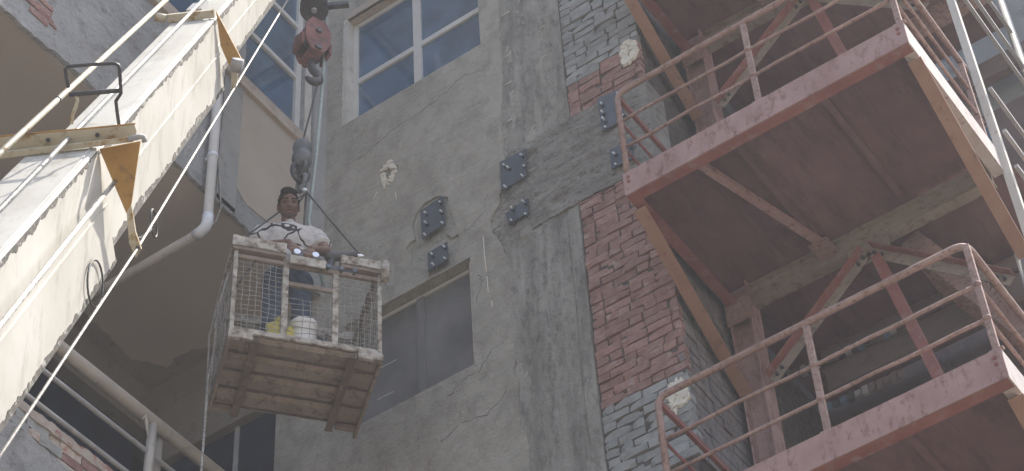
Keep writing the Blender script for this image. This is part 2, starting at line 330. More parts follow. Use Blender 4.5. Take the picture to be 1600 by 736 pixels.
MB().abox((CL, WY+.02, 18.2), (CRX, WY+.3, TOP-.1)).build('concrete_column', 'column_concrete', bld)
rough_slab((CL-.02, WY+.004, 11.0), (CRX, WY+.3, BZ0+.07), 40, 170, 0, 0, 0, col_relief).build('concrete_column', 'column_concrete', bld)
MB().abox((CL, WY+.02, 0), (CRX, WY+.3, 11.0)).build('concrete_column', 'column_concrete', bld)
rough_slab((-6.62, WY-.004, BZ0), (XR+.002, WY+.298, BZ1), 110, 70, 0, 0, 0, lambda x, z: beam_relief(x, z)-(.034 if x < -6.27 and False else 0)-.02*max(0, min(1, (-6.2-x)/.1))).build('concrete_beam', 'beam_concrete', bld)
# brick infill
def brick_mesh(name, mat, L, H, D, k):
    rs = random.Random(k); m = MB(); vs = []
    nx, nz = 3, 2
    for j in range(nz+1):
        for i in range(nx+1):
            x = -L/2+L*i/nx; z = -H/2+H*j/nz; ed = (i in (0, nx))+(j in (0, nz))
            vs.append((x+rs.uniform(-.003, .003), rs.uniform(-.003, .004)+(.02 if ed == 2 and rs.random() < .22 else 0), z+rs.uniform(-.0025, .0025)))
    fs = [(j*(nx+1)+i, j*(nx+1)+i+1, (j+1)*(nx+1)+i+1, (j+1)*(nx+1)+i) for j in range(nz) for i in range(nx)]
    m.add(vs, fs)
    b = [0, 1, 2, 3, 7, 11, 10, 9, 8, 4]; o = len(m.v); m.v += [(vs[q][0], D, vs[q][2]) for q in b]
    m.f += [(b[i], b[(i+1) % 10], o+(i+1) % 10, o+i) for i in range(10)]; m.sm += [False]*10
    me = m.mesh(name); me.materials.append(MATS[mat]); return me
BM = {}
def bricks(parent, u0, u1, z0, z1, ch, place, matf, joint=.010, lens=(.112, .222), seed=1, skip=None):
    rs = random.Random(seed); z = z0; row = 0
    while z < z1-.03:
        h = min(ch, z1-z)-joint; u = u0; k = row % 2
        while u < u1-.02:
            L = lens[0 if (u == u0 and k) or rs.random() < .3 else 1]*rs.uniform(.93, 1.06)
            L = min(L, u1-u)
            if u1-u-L < .05: L = u1-u
            if not (skip and skip(u+L/2, z+h/2)):
                mt = matf(u+L/2, z+h/2, rs); q = (mt, round((L-joint)/.02), h > ch*.8 and 1 or round(h/.01)+10, rs.randrange(4))
                if q not in BM: BM[q] = brick_mesh('brick', mt, max(.03, q[1]*.02), (ch-joint) if q[2] == 1 else max(.02, h), .06, hash(q) % 9999)
                o = bpy.data.objects.new('brick', BM[q]); COL.objects.link(o); o.parent = parent
                place(o, u+L/2, z+h/2+joint/2+rs.uniform(-.003, .003), rs.uniform(-.010, .012), rs)
            u += L
        z += ch; row += 1
def place_front(o, u, z, dy, rs):
    o.location = (u, WY+.004+dy, z); o.rotation_euler = (rs.uniform(-.05, .05), rs.uniform(-.012, .012), rs.uniform(-.03, .03))
def place_side(o, u, z, dy, rs):                     # on the return face, looking +X
    o.location = (XR-.006+dy*.6, u, z); o.rotation_euler = (0, rs.uniform(-.02, .02), math.pi/2)
up = MB().abox((CRX, WY+.020, BZ1), (XR-.02, WY+.3, TOP-.2)).build('brick_panel', 'mortar', bld)
lo = MB().abox((CRX, WY+.020, 0), (XR-.03, WY+.3, BZ0)).build('brick_panel', 'mortar', bld)
bricks(up, CRX+.01, XR, BZ1+.005, 17.30, .081, place_front, lambda u, z, r: 'brick_grey' if z > 15.83+.25*(u+5.3)+r.uniform(-.07, .07) else 'brick_red', seed=3)
bricks(lo, CRX+.01, XR, 11.3, BZ0-.005, .081, place_front, lambda u, z, r: 'brick_grey' if z < 12.08 else 'brick_red', seed=5)
ret = MB().abox((XR-.35, WY+.31, 0), (XR-.03, WY+2.6, TOP-.2)).build('return_wall', 'mortar', bld)
rs_ = random.Random(8); sbm = MB(); zr = 11.3; row = 0
while zr < 14.3:
    y0 = WY+.02-(.11 if row % 2 else 0)
    while y0 < WY+1.2:
        L_ = rs_.choice((.112, .222)); a_ = max(y0, WY+.006)
        if y0+L_-.012 > a_+.02:
            fx = XR-rs_.uniform(.0, .014); sbm.box(((XR-.05+fx)/2, (a_+y0+L_-.012)/2, zr+.036+rs_.uniform(-.003, .003)), ((1, 0, 0), (0, 1, rs_.uniform(-.02, .02)), (0, 0, 1)), (fx-XR+.05, y0+L_-.012-a_, .071))
        y0 += L_
    zr += .081; row += 1
sbm.build('side_bricks', 'brick_dark', ret, kind='stuff')
# body behind the walls, kept shut
MB().abox((XL+.05, WY+.36, 0), (XR-.36, WY+6, TOP-.3)).build('rear_block', 'inner_wall', bld)
# white plaster smears on the bricks, crater flakes on the wall
def flakes(name, c, ru, rv, n, Y, seed, sz=.03):
    rs = random.Random(seed); m = MB()
    for i in range(n):
        a = rs.uniform(0, 6.28); k = rs.uniform(.55, 1.05); u = c[0]+ru*k*math.cos(a); v = c[1]+rv*k*math.sin(a); s_ = sz*rs.uniform(.5, 1.3)
        pts = blob((u, v), s_, s_*rs.uniform(.6, 1.2), 9, .5, i+seed)
        o = len(m.v); m.v += [(p[0], Y+.012, p[1]) for p in pts]; m.v += [((p[0]*3+u)/4, Y-rs.uniform(.004, .012), (p[1]*3+v)/4) for p in pts]
        m.f += [(o+j, o+(j+1) % 9, o+9+(j+1) % 9, o+9+j) for j in range(9)]+[tuple(o+9+j for j in range(9))]; m.sm += [False]*10
    return m.build(name, 'white_spall', bld)
flakes('chipped_rim', wp(607, 270), .085, .135, 34, WY-.002, 4, .026)
flakes('chipped_rim', wp(604, 290), .03, .05, 7, WY-.002, 9, .02)
flakes('plaster_smear', wp(983, 83), .07, .13, 30, WY-.012, 5, .04)
obj('plaster_smear', slab([blob(wp(1060, 618), .085, .14, 30, .5, 12)], wallfn(WY-.018), .02), 'white_spall', bld)
flakes('plaster_smear', wp(1060, 618), .07, .12, 22, WY-.02, 15, .035)
# windows
def window(parent, x0, x1, z0, z1, yrec, fw, mull, trans, pane, label=None, inset=.0):
    win = MB()
    Y = WY+yrec
    for a, b, c, d in ((x0, x0+fw, z0, z1), (x1-fw, x1, z0, z1)): win.abox((a, Y, c), (b, Y+.06, d))
    for c, d in ((z0, z0+fw), (z1-fw, z1)): win.abox((x0+fw, Y+.002, c), (x1-fw, Y+.058, d))
    wo = win.build('window', 'white_frame', parent)
    if label: wo['label'] = label
    for mx, mw in mull: MB().abox((mx-mw/2, Y-.006, z0+fw), (mx+mw/2, Y+.05, z1-fw)).build('mullion', 'white_frame', wo)
    xs = [x0+fw]+[q for mx, mw in mull for q in (mx-mw/2, mx+mw/2)]+[x1-fw]
    zs = [z0+fw]+[q for tz, tw in trans for q in (tz-tw/2, tz+tw/2)]+[z1-fw]
    for i in range(0, len(xs), 2):
        for tz, tw in trans: MB().abox((xs[i]-.003, Y-.002, tz-tw/2), (xs[i+1]+.003, Y+.045, tz+tw/2)).build('transom', 'white_frame', wo)
        for j in range(0, len(zs), 2): MB().abox((xs[i]-.005, Y+.02, zs[j]-.005), (xs[i+1]+.005, Y+.028, zs[j+1]+.005)).build('pane', pane, wo)
    return wo
wo = window(bld, UW[0]+.02, UW[1], UW[2], UW[3]-.01, .09, .05, [(-7.215, .085)], [(17.71, .065)], 'glass_blue', 'upper window with white frame and blue reflecting panes')
MB().abox((UW[0]+.0, WY-.012, UW[2]-.02), (UW[0]+.018, WY+.15, UW[3])).build('jamb', 'cream_jamb', wo)
obj('jamb_render', slab([ragged([(UW[0]-.035, UW[2]-.03), (UW[0]-.03, UW[3]+.02)], .010, .03, 4)+[(UW[0]+.004, UW[3]+.02), (UW[0]+.004, UW[2])]], wallfn(WY-.01), .012), 'cream_jamb', wo)
MB().abox((UW[0], WY-.014, UW[3]), (UW[1], WY+.15, UW[3]+.09)).build('lintel', 'tan_jamb', wo)
wl = window(bld, LW[0], LW[1], LW[2], LW[3]-.004, .10, .028, [(-7.26, .07)], [], 'glass_dusty', 'lower window with dusty dark panes')
for m_ in wl.children:
    if m_.name.startswith('mullion'): m_.data.materials[0] = MATS['dusty_frame']
MB().abox((LW[1]-.012, WY+.004, LW[2]), (LW[1], WY+.1, LW[3]-.06)).build('jamb', 'tan_jamb', wl)
for q in ((585, 580, 620, 562), (590, 625, 615, 612)):   # pale strips standing in for reflections on the pane
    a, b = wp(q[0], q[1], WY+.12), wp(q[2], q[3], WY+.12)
    MB().bar((a[0], WY+.118, a[1]), (b[0], WY+.118, b[1]), .002, .007).build('painted_reflection', 'white_frame', wl)
# trowel drips and thin cracks
def crack(pts, r=.004, mat='white_spall', name='lime_streak'):
    pp = [V((wp(*p)[0], WY-.001, wp(*p)[1])) for p in pts]; MB().tube(pp, r, 5).build(name, mat, bld)
crack([(755, 370), (757, 400), (760, 425)], .0045); crack([(761, 432), (763, 458)], .004); crack([(768, 470), (769, 480)], .005)
crack([(590, 300), (583, 312)], .006); crack([(618, 300), (619, 312)], .004)
for pts in ([(560, 250), (610, 205), (650, 182), (690, 150), (720, 120), (765, 104)], [(612, 420), (600, 440), (606, 452)], [(700, 620), (730, 590), (748, 580), (770, 545), (790, 530)], [(745, 470), (752, 440), (748, 428)], [(690, 690), (720, 660), (760, 650), (800, 600)], [(720, 365), (740, 352), (757, 330), (762, 300)]):
    rs = random.Random(len(pts)*7+pts[0][0]); fine = []
    for (ax, ay), (bx, by) in zip(pts, pts[1:]): fine += [(ax+(bx-ax)*k/5+rs.uniform(-2, 2), ay+(by-ay)*k/5+rs.uniform(-2, 2)) for k in range(5)]
    pp = [V((wp(*p)[0], WY+.0005, wp(*p)[1])) for p in fine]; MB().tube(pp, [.0012+.0028*rs.random() for _ in pp], 4, smooth=False).build('crack', 'mortar', bld)
for i, (a, b) in enumerate([((785, 26), (797, 19)), ((787, 93), (799, 85)), ((790, 135), (800, 128)), ((793, 192), (802, 186)), ((846, 93), (856, 86)), ((843, 47), (852, 41))]):
    pp = [V((wp(*p)[0], WY-.012, wp(*p)[1])) for p in (a, b)]; MB().tube(pp, .006, 5).build('tie_wire', 'white_spall', bld)

# ------------------------------------------------------------------ anchor plates
def anchor(quad, label, bolts):
    ps = [V((wp(*q)[0], WY, wp(*q)[1])) for q in quad]; c = sum(ps, V())/4
    t = thing('anchor_plate', label, 'steel plate', (c.x, WY, c.z), 'bolted anchor plates on the wall')
    obj('plate', slab([[(p.x, p.z) for p in ps]], wallfn(WY-.034), .018), 'plate_steel', t, bevel=.003)
    MB().box((c.x, WY+.004, c.z), ((1, 0, 0), (0, 1, 0), (0, 0, 1)), ((ps[1]-ps[0]).length*.6, .03, (ps[1]-ps[2]).length*.6)).build('grout_bed', 'mortar', t)
    for bx, by in bolts:
        p = wp(bx, by, WY-.06); q = V((p[0], WY-.028, p[1]))
        b = MB().tube([q, q+V((random.uniform(-.006, .006), -random.uniform(.045, .075), random.uniform(-.006, .006)))], .0085, 8).build('bolt', 'stud_steel', t)
        MB().tube([q+V((0, -.008, 0)), q+V((0, -.034, 0))], .017, 6, smooth=False).build('nut', 'plate_steel', b)
    return t
anchor([(784, 257), (824.4, 236), (825.6, 279), (786.5, 301)], 'large dark anchor plate with six bolts where concrete column meets beam', [(788, 258), (795, 262), (816, 242), (819, 259), (818, 276), (791, 293)])
anchor([(793, 337), (828, 313), (829, 336), (798, 354)], 'small dark anchor plate with four bolts low on the concrete beam', [(800, 326), (820, 316), (822, 334), (799, 345)])
anchor([(660, 333), (695.7, 309), (698, 352.6), (663, 376.5)], 'large dark anchor plate with seven bolts in chipped plaster above the dusty window', [(665, 333), (688, 315), (690, 331), (692, 349), (666, 349), (665, 368)])
anchor([(671, 399), (701.7, 381), (703, 409), (673, 427)], 'small dark anchor plate with four bolts just above the dusty window head', [(675, 398), (695, 386), (697, 404), (678, 415)])
anchor([(936, 158), (972, 143), (978, 190), (945, 209)], 'tall dark anchor plate behind the top of the railing end post', [(940, 163), (942, 176), (944, 188), (946, 199), (968, 150), (974, 180)])
anchor([(956, 238), (990, 220), (993, 250), (959, 268)], 'small dark anchor plate behind the foot of the railing end post', [(961, 240), (963, 257), (984, 228), (986, 246)])

# ------------------------------------------------------------------ wing
wing = thing('building_wing', 'projecting concrete wing with beige soffit and white framed window beside the plastered block', 'building', (-11, 7, 0))
SZ = 14.93; W0, W1 = 3.0, WY
def wq(x, y): p = on('x', XC, x, y); return (p.y, p.z)
WW = (7.4, 9.70, 16.745, 19.6)
low = ragged([(WY, SZ), (9.2, SZ), (8.73, SZ-.0), (7.9, SZ), (7.05, SZ+.03), (6.5, SZ-.02), (6.1, SZ+.0), (W0, SZ)], .03, .03, 8)
obj('ragged_lip', slab([low+[(W0, SZ+.09), (WY, SZ+.09)]], wingfn(XC+.012), .035), 'rough_concrete', wing)
obj('wing_wall', slab([[(WY, SZ+.012), (W0, SZ+.012), (W0, 34), (WY, 34)], rect(*WW), rect(8.86, 9.74, 15.30, 16.60)], wingfn(XC), .25), 'rough_concrete', wing)
obj('painted_panel', slab([ragged([(8.86, 15.30), (9.0, 15.2), (9.74, 15.30)], .01)+ragged([(9.74, 16.6), (8.86, 16.6), (8.86, 15.30)], .006)[:-1]], wingfn(XC+.006), .03), 'beige_paint', wing)
MB().abox((XC-.05, 8.845, 16.60), (XC+.045, 9.76, 16.745)).build('window_sill', 'tan_jamb', wing)
MB().abox((XC-.05, 7.3, 16.60), (XC+.0445, 8.843, 16.745)).build('window_sill', 'tan_jamb', wing)
MB().abox((XC-.1, 9.702, 16.7), (XC+.012, 9.79, 19.6)).build('corner_strip', 'cream_jamb', wing)
MB().abox((XC-.22, 9.82, SZ+.4), (XC+.03, WY-.002, 34)).build('corner_pier', 'smooth_concrete', wing)
obj('smooth_band', slab([ragged([(8.62, SZ+.03), (8.62, 18)], .012)+ragged([(8.855, 18), (8.855, SZ+.03)], .012)], wingfn(XC+.012), .02), 'smooth_concrete', wing)
# window of the wing: looks +X
wv = MB(); fw = .05; XW_ = XC-.06
for a, b in ((WW[0], WW[0]+fw), (WW[1]-fw-.02, WW[1])): wv.abox((XW_-.05, a, WW[2]), (XW_+.012, b, WW[3]))
for c, d in ((WW[2], WW[2]+fw), (WW[3]-fw, WW[3])): wv.abox((XW_-.05, WW[0]+fw, c), (XW_+.01, WW[1]-fw-.02, d))
wv = wv.build('window', 'white_frame', wing)
zt = [on('x', XC-.06, 472, 130).z, on('x', XC-.06, 469, 46).z]
lv = [WW[2]+fw]+[q for z in zt for q in (z-.03, z+.03)]+[WW[3]-fw]
for z in zt: MB().abox((XW_-.045, WW[0]+fw, z-.03), (XW_+.008, WW[1]-fw-.02, z+.03)).build('transom', 'white_frame', wv)
for j in range(0, 6, 2): MB().abox((XW_-.03, WW[0]+fw-.01, lv[j]-.005), (XW_-.02, WW[1]-fw-.01, lv[j+1]+.005)).build('pane', 'glass_blue', wv)
# soffit and hidden floor above it
IX = -10.15
sb = [(XC-.03, W0), (XC-.03, WY), (IX, WY), (IX, W0)]
obj('soffit', slab([sb], lambda u, v, w_: V((u, v, SZ+.002+w_)), .3), 'soffit_paint', wing)
st = ragged([(IX+.002, 8.4), (IX+.16, 8.6), (IX+.2, 9.1), (IX+.13, 9.6), (IX+.3, 9.86), (IX+.62, 9.82), (IX+.8, 9.93), (IX+1.2, 9.96), (IX+1.4, WY-.004)], .03, .04, 6)
obj('damp_patch', slab([st+[(IX+.002, WY-.004)]], lambda u, v, w_: V((u, v, SZ-.002+w_)), .003), 'stain_paint', wing)
MB().abox((-15, W0, SZ), (IX-.001, 17, 34)).build('upper_block', 'inner_wall', wing)
MB().abox((IX-.3, W0, 14.44), (IX, WY+.3, SZ+.0)).build('edge_beam', 'inner_wall', wing)
MB().abox((IX, WY, 13.98), (XL+.004, WY+.3, SZ+.002)).build('cross_beam', 'inner_wall', wing)
MB().abox((XL-.0, WY+.31, 0), (XL+.04, WY+3, 14)).build('inner_wall', 'inner_wall', wing)
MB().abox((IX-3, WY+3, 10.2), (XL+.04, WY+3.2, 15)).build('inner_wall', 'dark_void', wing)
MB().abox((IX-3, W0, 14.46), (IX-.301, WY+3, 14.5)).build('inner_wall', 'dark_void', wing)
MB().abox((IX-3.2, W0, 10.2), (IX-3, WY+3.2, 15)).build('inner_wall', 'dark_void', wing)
MB().abox((IX-.15, W0, 10.4), (IX-.13, WY-.02, 14.46)).build('glazed_screen', 'glass_navy', wing)
MB().abox((-9.18, WY+.06, 10.4), (-9.14, WY+.11, 13.98)).build('opening_jamb', 'grey_steel', wing)
MB().abox((-9.14, WY+.08, 10.4), (XL+.005, WY+.1, 13.98)).build('glazed_screen', 'glass_navy', wing)
MB().abox((IX, WY+.08, 10.4), (-9.18, WY+.1, 13.98)).build('glazed_screen', 'glass_navy', wing)
MB().abox((-13.5, W0, 10.15), (XC-.02, WY+3, 10.38)).build('floor_slab', 'smooth_concrete', wing)
MB().abox((-13.5, W0+.02, 0), (XC-.04, WY-.02, 10.15)).build('lower_wall', 'rough_concrete', wing)
# parapet: render below, two broken courses of brick on top
PT = 11.47
ptop = ragged([(W0, 11.23), (7.05, 11.22), (7.45, 11.19), (8.05, 11.22), (8.95, 11.21)], .025, .04, 9)
obj('parapet', slab([ptop+[(8.95, 10.0), (W0, 10.0)]], wingfn(XC+.012), .24), 'rough_concrete', wing)
pc = MB().abox((XC-.22, W0, 11.0), (XC-.035, 8.95, PT-.03)).build('parapet_core', 'mortar', wing)
def place_par(o, u, z, dy, rs): o.location = (XC-.014+dy, u, z); o.rotation_euler = (rs.uniform(-.05, .05), rs.uniform(-.05, .05), math.pi/2)
bricks(pc, 5.9, 8.9, 11.17, 11.40, .076, place_par, lambda u, z, r: r.choice(['brick_pale', 'brick_pale', 'brick_red', 'brick_grey']), lens=(.11, .2), seed=12)
obj('parapet_cap', slab([ragged([(W0, PT-.075), (8.95, PT-.075)], .014, .03, 2)+ragged([(8.95, PT), (W0, PT)], .016, .03, 4)], wingfn(XC+.002), .24), 'brick_pale', wing)
# exposed bricks in the broken concrete, upper left
for i, p in enumerate([(52, 6), (66, 14), (60, 26), (74, 30), (68, 3)]):
    q = on('x', XC+.004, *p); o = bpy.data.objects.new('brick', brick_mesh('brick', 'brick_red', .2, .06, .05, 70+i)); COL.objects.link(o); o.parent = wing
    o.matrix_parent_inverse = Matrix.Translation(-wing.location); o.location = (XC+.012, q.y, q.z); o.rotation_euler = (R(random.uniform(-6, 6)), 0, math.pi/2)

# drain pipe
dp = thing('drain_pipe', 'white plastic drain pipe down the wing, turning under its soffit', 'pipe', (XC+.07, 8.55, SZ-.4))
XP = XC+.07
p_top = V((XP, 8.57, 19.5)); pv = [on('x', XP, 341, 165), on('x', XP, 322, 348)]; Yp = (pv[0].y+pv[1].y)/2; zb = pv[1].z
MB().tube([(XP, Yp, 20), (XP, Yp, zb+.06)], .041, 12).build('downpipe', 'pvc_pipe', dp)
MB().tube([(XP, Yp, zb+.1), (XP, Yp, zb+.02), (XP-.02, Yp, zb-.03), (XP-.07, Yp, zb-.055), (XP-.12, Yp, zb-.06)], .047, 12).build('elbow', 'pvc_pipe', dp)
MB().tube([(XP-.08, Yp, zb-.058), (IX+.02, Yp-.02, zb-.075)], .041, 12).build('branch_pipe', 'dirty_pipe', dp)
for z in (16.4, 15.3):
    MB().tube([(XP, Yp, z-.02), (XP, Yp, z+.02)], .047, 12).abox((XC-.02, Yp-.015, z-.015), (XP, Yp+.015, z+.015)).build('bracket', 'pvc_pipe', dp)
MB().tube([on('x', XC+.02, *p) for p in [(341, 245), (343, 290), (345, 325), (338, 345), (325, 356)]], .008, 6).build('cable', 'cable_grey', dp)

# balcony railing
rl = thing('balcony_railing', 'grey pipe railing above the broken brick parapet', 'railing', (XC, 7.5, PT))
RX = XC-.03
MB().tube([(RX, 3.2, 12.19), (RX, 9.99, 12.19)], .05, 12).build('top_rail', 'dirty_pipe', rl)
for z in (11.885, 11.575): MB().tube([(RX, 3.2, z), (RX, 9.99, z)], .019, 8).build('mid_rail', 'grey_steel', rl)
for y in (4.0, 6.1, 8.19): MB().tube([(RX+.005, y, 11.2), (RX+.005, y, 12.17)], .034, 10).build('post', 'dirty_pipe', rl)
MB().tube([(RX-.07, 8.33, 10.4), (RX-.07, 8.33, 12.25)], .04, 10).build('post', 'dirty_pipe', rl)
sc = [on('x', RX+.03, *p) for p in [(222, 655), (226, 650), (229, 662), (231, 682)]]
tag(MB().tube([sc[0], sc[1], sc[2], sc[3]], [.006, .016, .013, .005], 7).build('rag', 'dirty_pipe'), 'small twisted grey rag hanging from the pipe railing', 'rag')

# ------------------------------------------------------------------ steel tower
tw = thing('steel_tower', 'red painted steel access tower with railed landings and knee braces beside the brick corner', 'tower', (-3.7, 10.2, 0))
TX0, TX1, TY0, TY1 = -4.84, -2.52, 9.3, 10.75
FH = .235                                            # depth of the edge channels
def channel(mb, p, q, depth, fl, t, side, z):        # C-section, web on the outside (side = unit vector outwards), flanges inwards
    p, q, s_ = V(p), V(q), V(side)
    d = (q-p).normalized()
    mb.box((p+q)/2-s_*t/2-V((0, 0, depth/2)), (d, s_, (0, 0, 1)), ((q-p).length, t, depth))
    for zz in (-t/2, -depth+t/2): mb.box((p+q)/2-s_*(t+fl/2-.002)+V((0, 0, zz)), (d, s_, (0, 0, 1)), ((q-p).length-.004, fl, t-.002))
for lvl, zt_ in enumerate((10.325, 13.49, 16.655)):
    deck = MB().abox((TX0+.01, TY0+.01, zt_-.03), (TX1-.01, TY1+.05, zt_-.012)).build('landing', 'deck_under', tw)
    if lvl == 1: deck['label'] = 'middle landing with two bolts at its front corner'
    m = MB(); channel(m, (TX0, TY0, zt_), (TX1, TY0, zt_), FH, .085, .01, (0, -1, 0), 0); fo = m.build('front_beam', 'faded_red', deck, bevel=.002)
    m = MB().abox((TX0+.012, TY0+.0115, zt_-FH-.003), (TX1-.012, TY0+.10, zt_-FH+.0125)); m.build('bottom_flange', 'red_oxide', deck)
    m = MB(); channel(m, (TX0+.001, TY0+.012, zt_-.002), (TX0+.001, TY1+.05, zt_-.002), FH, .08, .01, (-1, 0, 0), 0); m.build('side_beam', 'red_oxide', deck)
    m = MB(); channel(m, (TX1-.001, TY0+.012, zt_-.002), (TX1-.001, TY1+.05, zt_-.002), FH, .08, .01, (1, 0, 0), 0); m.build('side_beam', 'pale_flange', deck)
    for x in (-4.0, -3.28):                          # joists and flat bracing under the plate
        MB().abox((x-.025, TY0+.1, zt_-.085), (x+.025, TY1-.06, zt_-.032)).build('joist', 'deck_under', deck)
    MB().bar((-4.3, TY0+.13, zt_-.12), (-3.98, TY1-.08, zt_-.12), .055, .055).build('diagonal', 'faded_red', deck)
    for k in range(2):
        for x in (TX0+.045, TX1-.05): MB().tube([(x, TY0-.012, zt_-.06-.05*k), (x, TY0+.01, zt_-.06-.05*k)], .014, 6, smooth=False).build('bolt', 'red_oxide', deck)
    # guard rail
    gr = MB(); rz = zt_+.93
    def bend(p0, p1, p2, r=.09, n=6):
        a = V(p1)+(V(p0)-V(p1)).normalized()*r; b = V(p1)+(V(p2)-V(p1)).normalized()*r
        return [a*(1-t)**2+V(p1)*2*t*(1-t)+b*t*t for t in [i/n for i in range(n+1)]]
    y_ = TY0+.02; A = (TX0+.03, y_, zt_); B = (TX0+.03, y_, rz); Cc = (TX1-.03, y_, rz); Dd = (TX1-.03, TY1, rz)
    path = [V(A)]+bend(A, B, Cc)+bend(B, Cc, Dd)+[V(Dd)]
    rail = gr.tube(path, .0245, 10).build('guard_rail', 'rail_paint', tw)
    MB().bar((TX0+.03, y_+.03, rz-.03), (TX0+.03, TY1-.4, rz-.03), .03, .045).build('top_rail', 'red_oxide', rail)
    for zz in (.30, .60) if lvl else (.27, .56):
        MB().tube([(TX0+.03+(TX1-TX0-.06)*k/12, y_+.006*noise.noise(V((k*.5, zz*9, lvl*5))), zt_+zz+.012*noise.noise(V((k*.45, zz*7, lvl*3+1)))) for k in range(13)], .0135, 8).build('mid_rail', 'rail_paint', rail)
        MB().tube([(TX1-.03, y_, zt_+zz), (TX1-.03, TY1, zt_+zz)], .0135, 8).build('mid_rail', 'rail_paint', rail)
        MB().tube([(TX0+.03, y_, zt_+zz), (TX0+.03, TY1-.4, zt_+zz)], .0125, 8).build('mid_rail', 'red_oxide', rail)
    for x in (-3.69, TX1-.03): MB().bar((x, y_+.004, zt_-.01), (x, y_+.004, rz-.02), .042, .03, (0, 1, 0)).build('post', 'rail_paint', rail)
    MB().bar((TX1-.03, TY1-.1, zt_-.01), (TX1-.03, TY1-.1, rz-.02), .04, .03, (0, 1, 0)).build('post', 'rail_paint', rail)
    MB().bar((TX0+.03, TY1-.4, zt_-.01), (TX0+.03, TY1-.4, rz-.0), .04, .03, (0, 1, 0)).build('post', 'rail_paint', rail)
    for x in (TX0+.03, -3.69, TX1-.03):
        for zz in ((.30, .60) if lvl else (.27, .56)):
            MB().ell((x, y_-.004, zt_+zz), (.03, .028, .022), None, 8, 6).build('weld', 'rail_paint', rail)
    for x in (TX0+.03, -3.69, TX1-.03): MB().box((x, y_, zt_+.006), ((1, 0, 0), (0, 1, 0), (0, 0, 1)), (.09, .03, .012)).build('foot_plate', 'faded_red', rail)
    for x in (-4.35, -3.05): MB().abox((x-.006, TY0+.1, zt_-.0365), (x+.006, TY1-.05, zt_-.0305)).build('weld_seam', 'deck_under', deck)
    # knee braces from the front corners back to the columns
    for x, mt in ((TX0+.035, 'orange_red'), (TX1-.035, 'orange_red')):
        a = V((x, 9.46, zt_-FH-.003)); b = V((x, TY1+.0, zt_-1.13))
        t = .011; L = (b-a); d = L.normalized(); u = V((1, 0, 0)); n_ = d.cross(u).normalized()
        if n_.z > 0: n_ = -n_                       # outer flange faces down and forward
        kb = MB().box((a+b)/2+n_*.05, (d, u, n_), (L.length, .1, t)).build('knee_brace', mt, tw)
        MB().box((a+b)/2-n_*.005, (d, u, n_), (L.length-.01, .010, .098)).build('web', 'red_oxide', kb)
        for k in (.24, .30): MB().box(a.lerp(b, k)+n_*.058+u*.0, (d, u, n_), (.02, .018, .012)).build('bolt', 'red_oxide', kb)
# rear frame
def isec(mb, p, q, b, h, t, up):                      # I-section; flanges at +-h/2 along up
    p, q = V(p), V(q); d = (q-p).normalized(); x = d.cross(V(up)).normalized(); y = x.cross(d); c = (p+q)/2; L = (q-p).length
    for s_ in (-1, 1): mb.box(c+y*s_*(h/2-t/2), (d, x, y), (L, b, t))
    mb.box(c, (d, x, y), (L-.002, t, h-2*t+.002)); return mb
YB = 10.83
for x, lab in ((-4.755, None), (-2.535, 'grey column under the sunlit post')):
    o = isec(MB(), (x, YB, 0), (x, YB, 18.6 if lab is None else 12.42), .17, .19, .014, (1, 0, 0)).build('column', 'faded_red' if lab is None else 'grey_steel', tw)
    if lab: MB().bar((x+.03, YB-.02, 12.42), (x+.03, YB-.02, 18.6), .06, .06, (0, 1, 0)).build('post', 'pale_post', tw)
    if lab: o['label'] = lab
    for zz in (10.0, 13.19, 16.36) if lab is None else (10.0,): MB().abox((x-.11, YB-.1, zz-.14), (x+.11, YB-.088, zz+.1)).build('end_plate', 'rail_paint', o)
for zt_ in (10.325, 13.49, 16.655):
    isec(MB(), (-4.66, YB, zt_-.155), (-2.63, YB, zt_-.155), .1, .2, .012, (0, 0, 1)).build('rear_beam', 'cream_steel', tw)
    ap = V((-3.66, YB-.06, zt_-.36)); MB().box((-3.98, YB-.1, zt_-.15), ((1, 0, 0), (0, 1, 0), (0, 0, 1)), (.16, .2, .012)).build('gusset', 'rail_paint', tw)
    MB().box(ap+V((0, .02, .02)), ((1, 0, 0), (0, 1, 0), (0, 0, 1)), (.34, .012, .2)).build('gusset', 'cream_steel', tw)
    for end in ((-4.60, YB-.06, zt_-1.12), (-2.70, YB-.06, zt_-1.28)):
        e = V(end); d = (e-ap).normalized(); n_ = d.cross(V((0, 1, 0))).normalized()
        if n_.z < 0: n_ = -n_
        ch = MB().box((ap+e)/2, (d, (0, 1, 0), n_), ((e-ap).length, .008, .085)).build('chevron_brace', 'cream_steel', tw)
        MB().box((ap+e)/2+n_*.046-V((0, .035, 0)), (d, (0, 1, 0), n_), ((e-ap).length-.02, .085, .008)).build('angle_leg', 'red_oxide', ch)
        for k in (.05, .1, .9, .95): MB().tube([ap.lerp(e, k)-V((0, .004, 0)), ap.lerp(e, k)-V((0, .024, 0))], .016, 6, smooth=False).build('bolt', 'dark_metal', ch)
    a = ap+V((.05, -.02, -.08)); b = V((-3.30, YB-.08, zt_-2.35))
    rb = MB().bar(a, b, .075, .012, (0, 1, 0)).build('hanger', 'red_oxide', tw); MB().bar(a+V((.036, .03, 0)), b+V((.036, .03, 0)), .01, .07, (0, 1, 0)).build('angle_leg', 'red_oxide', rb)
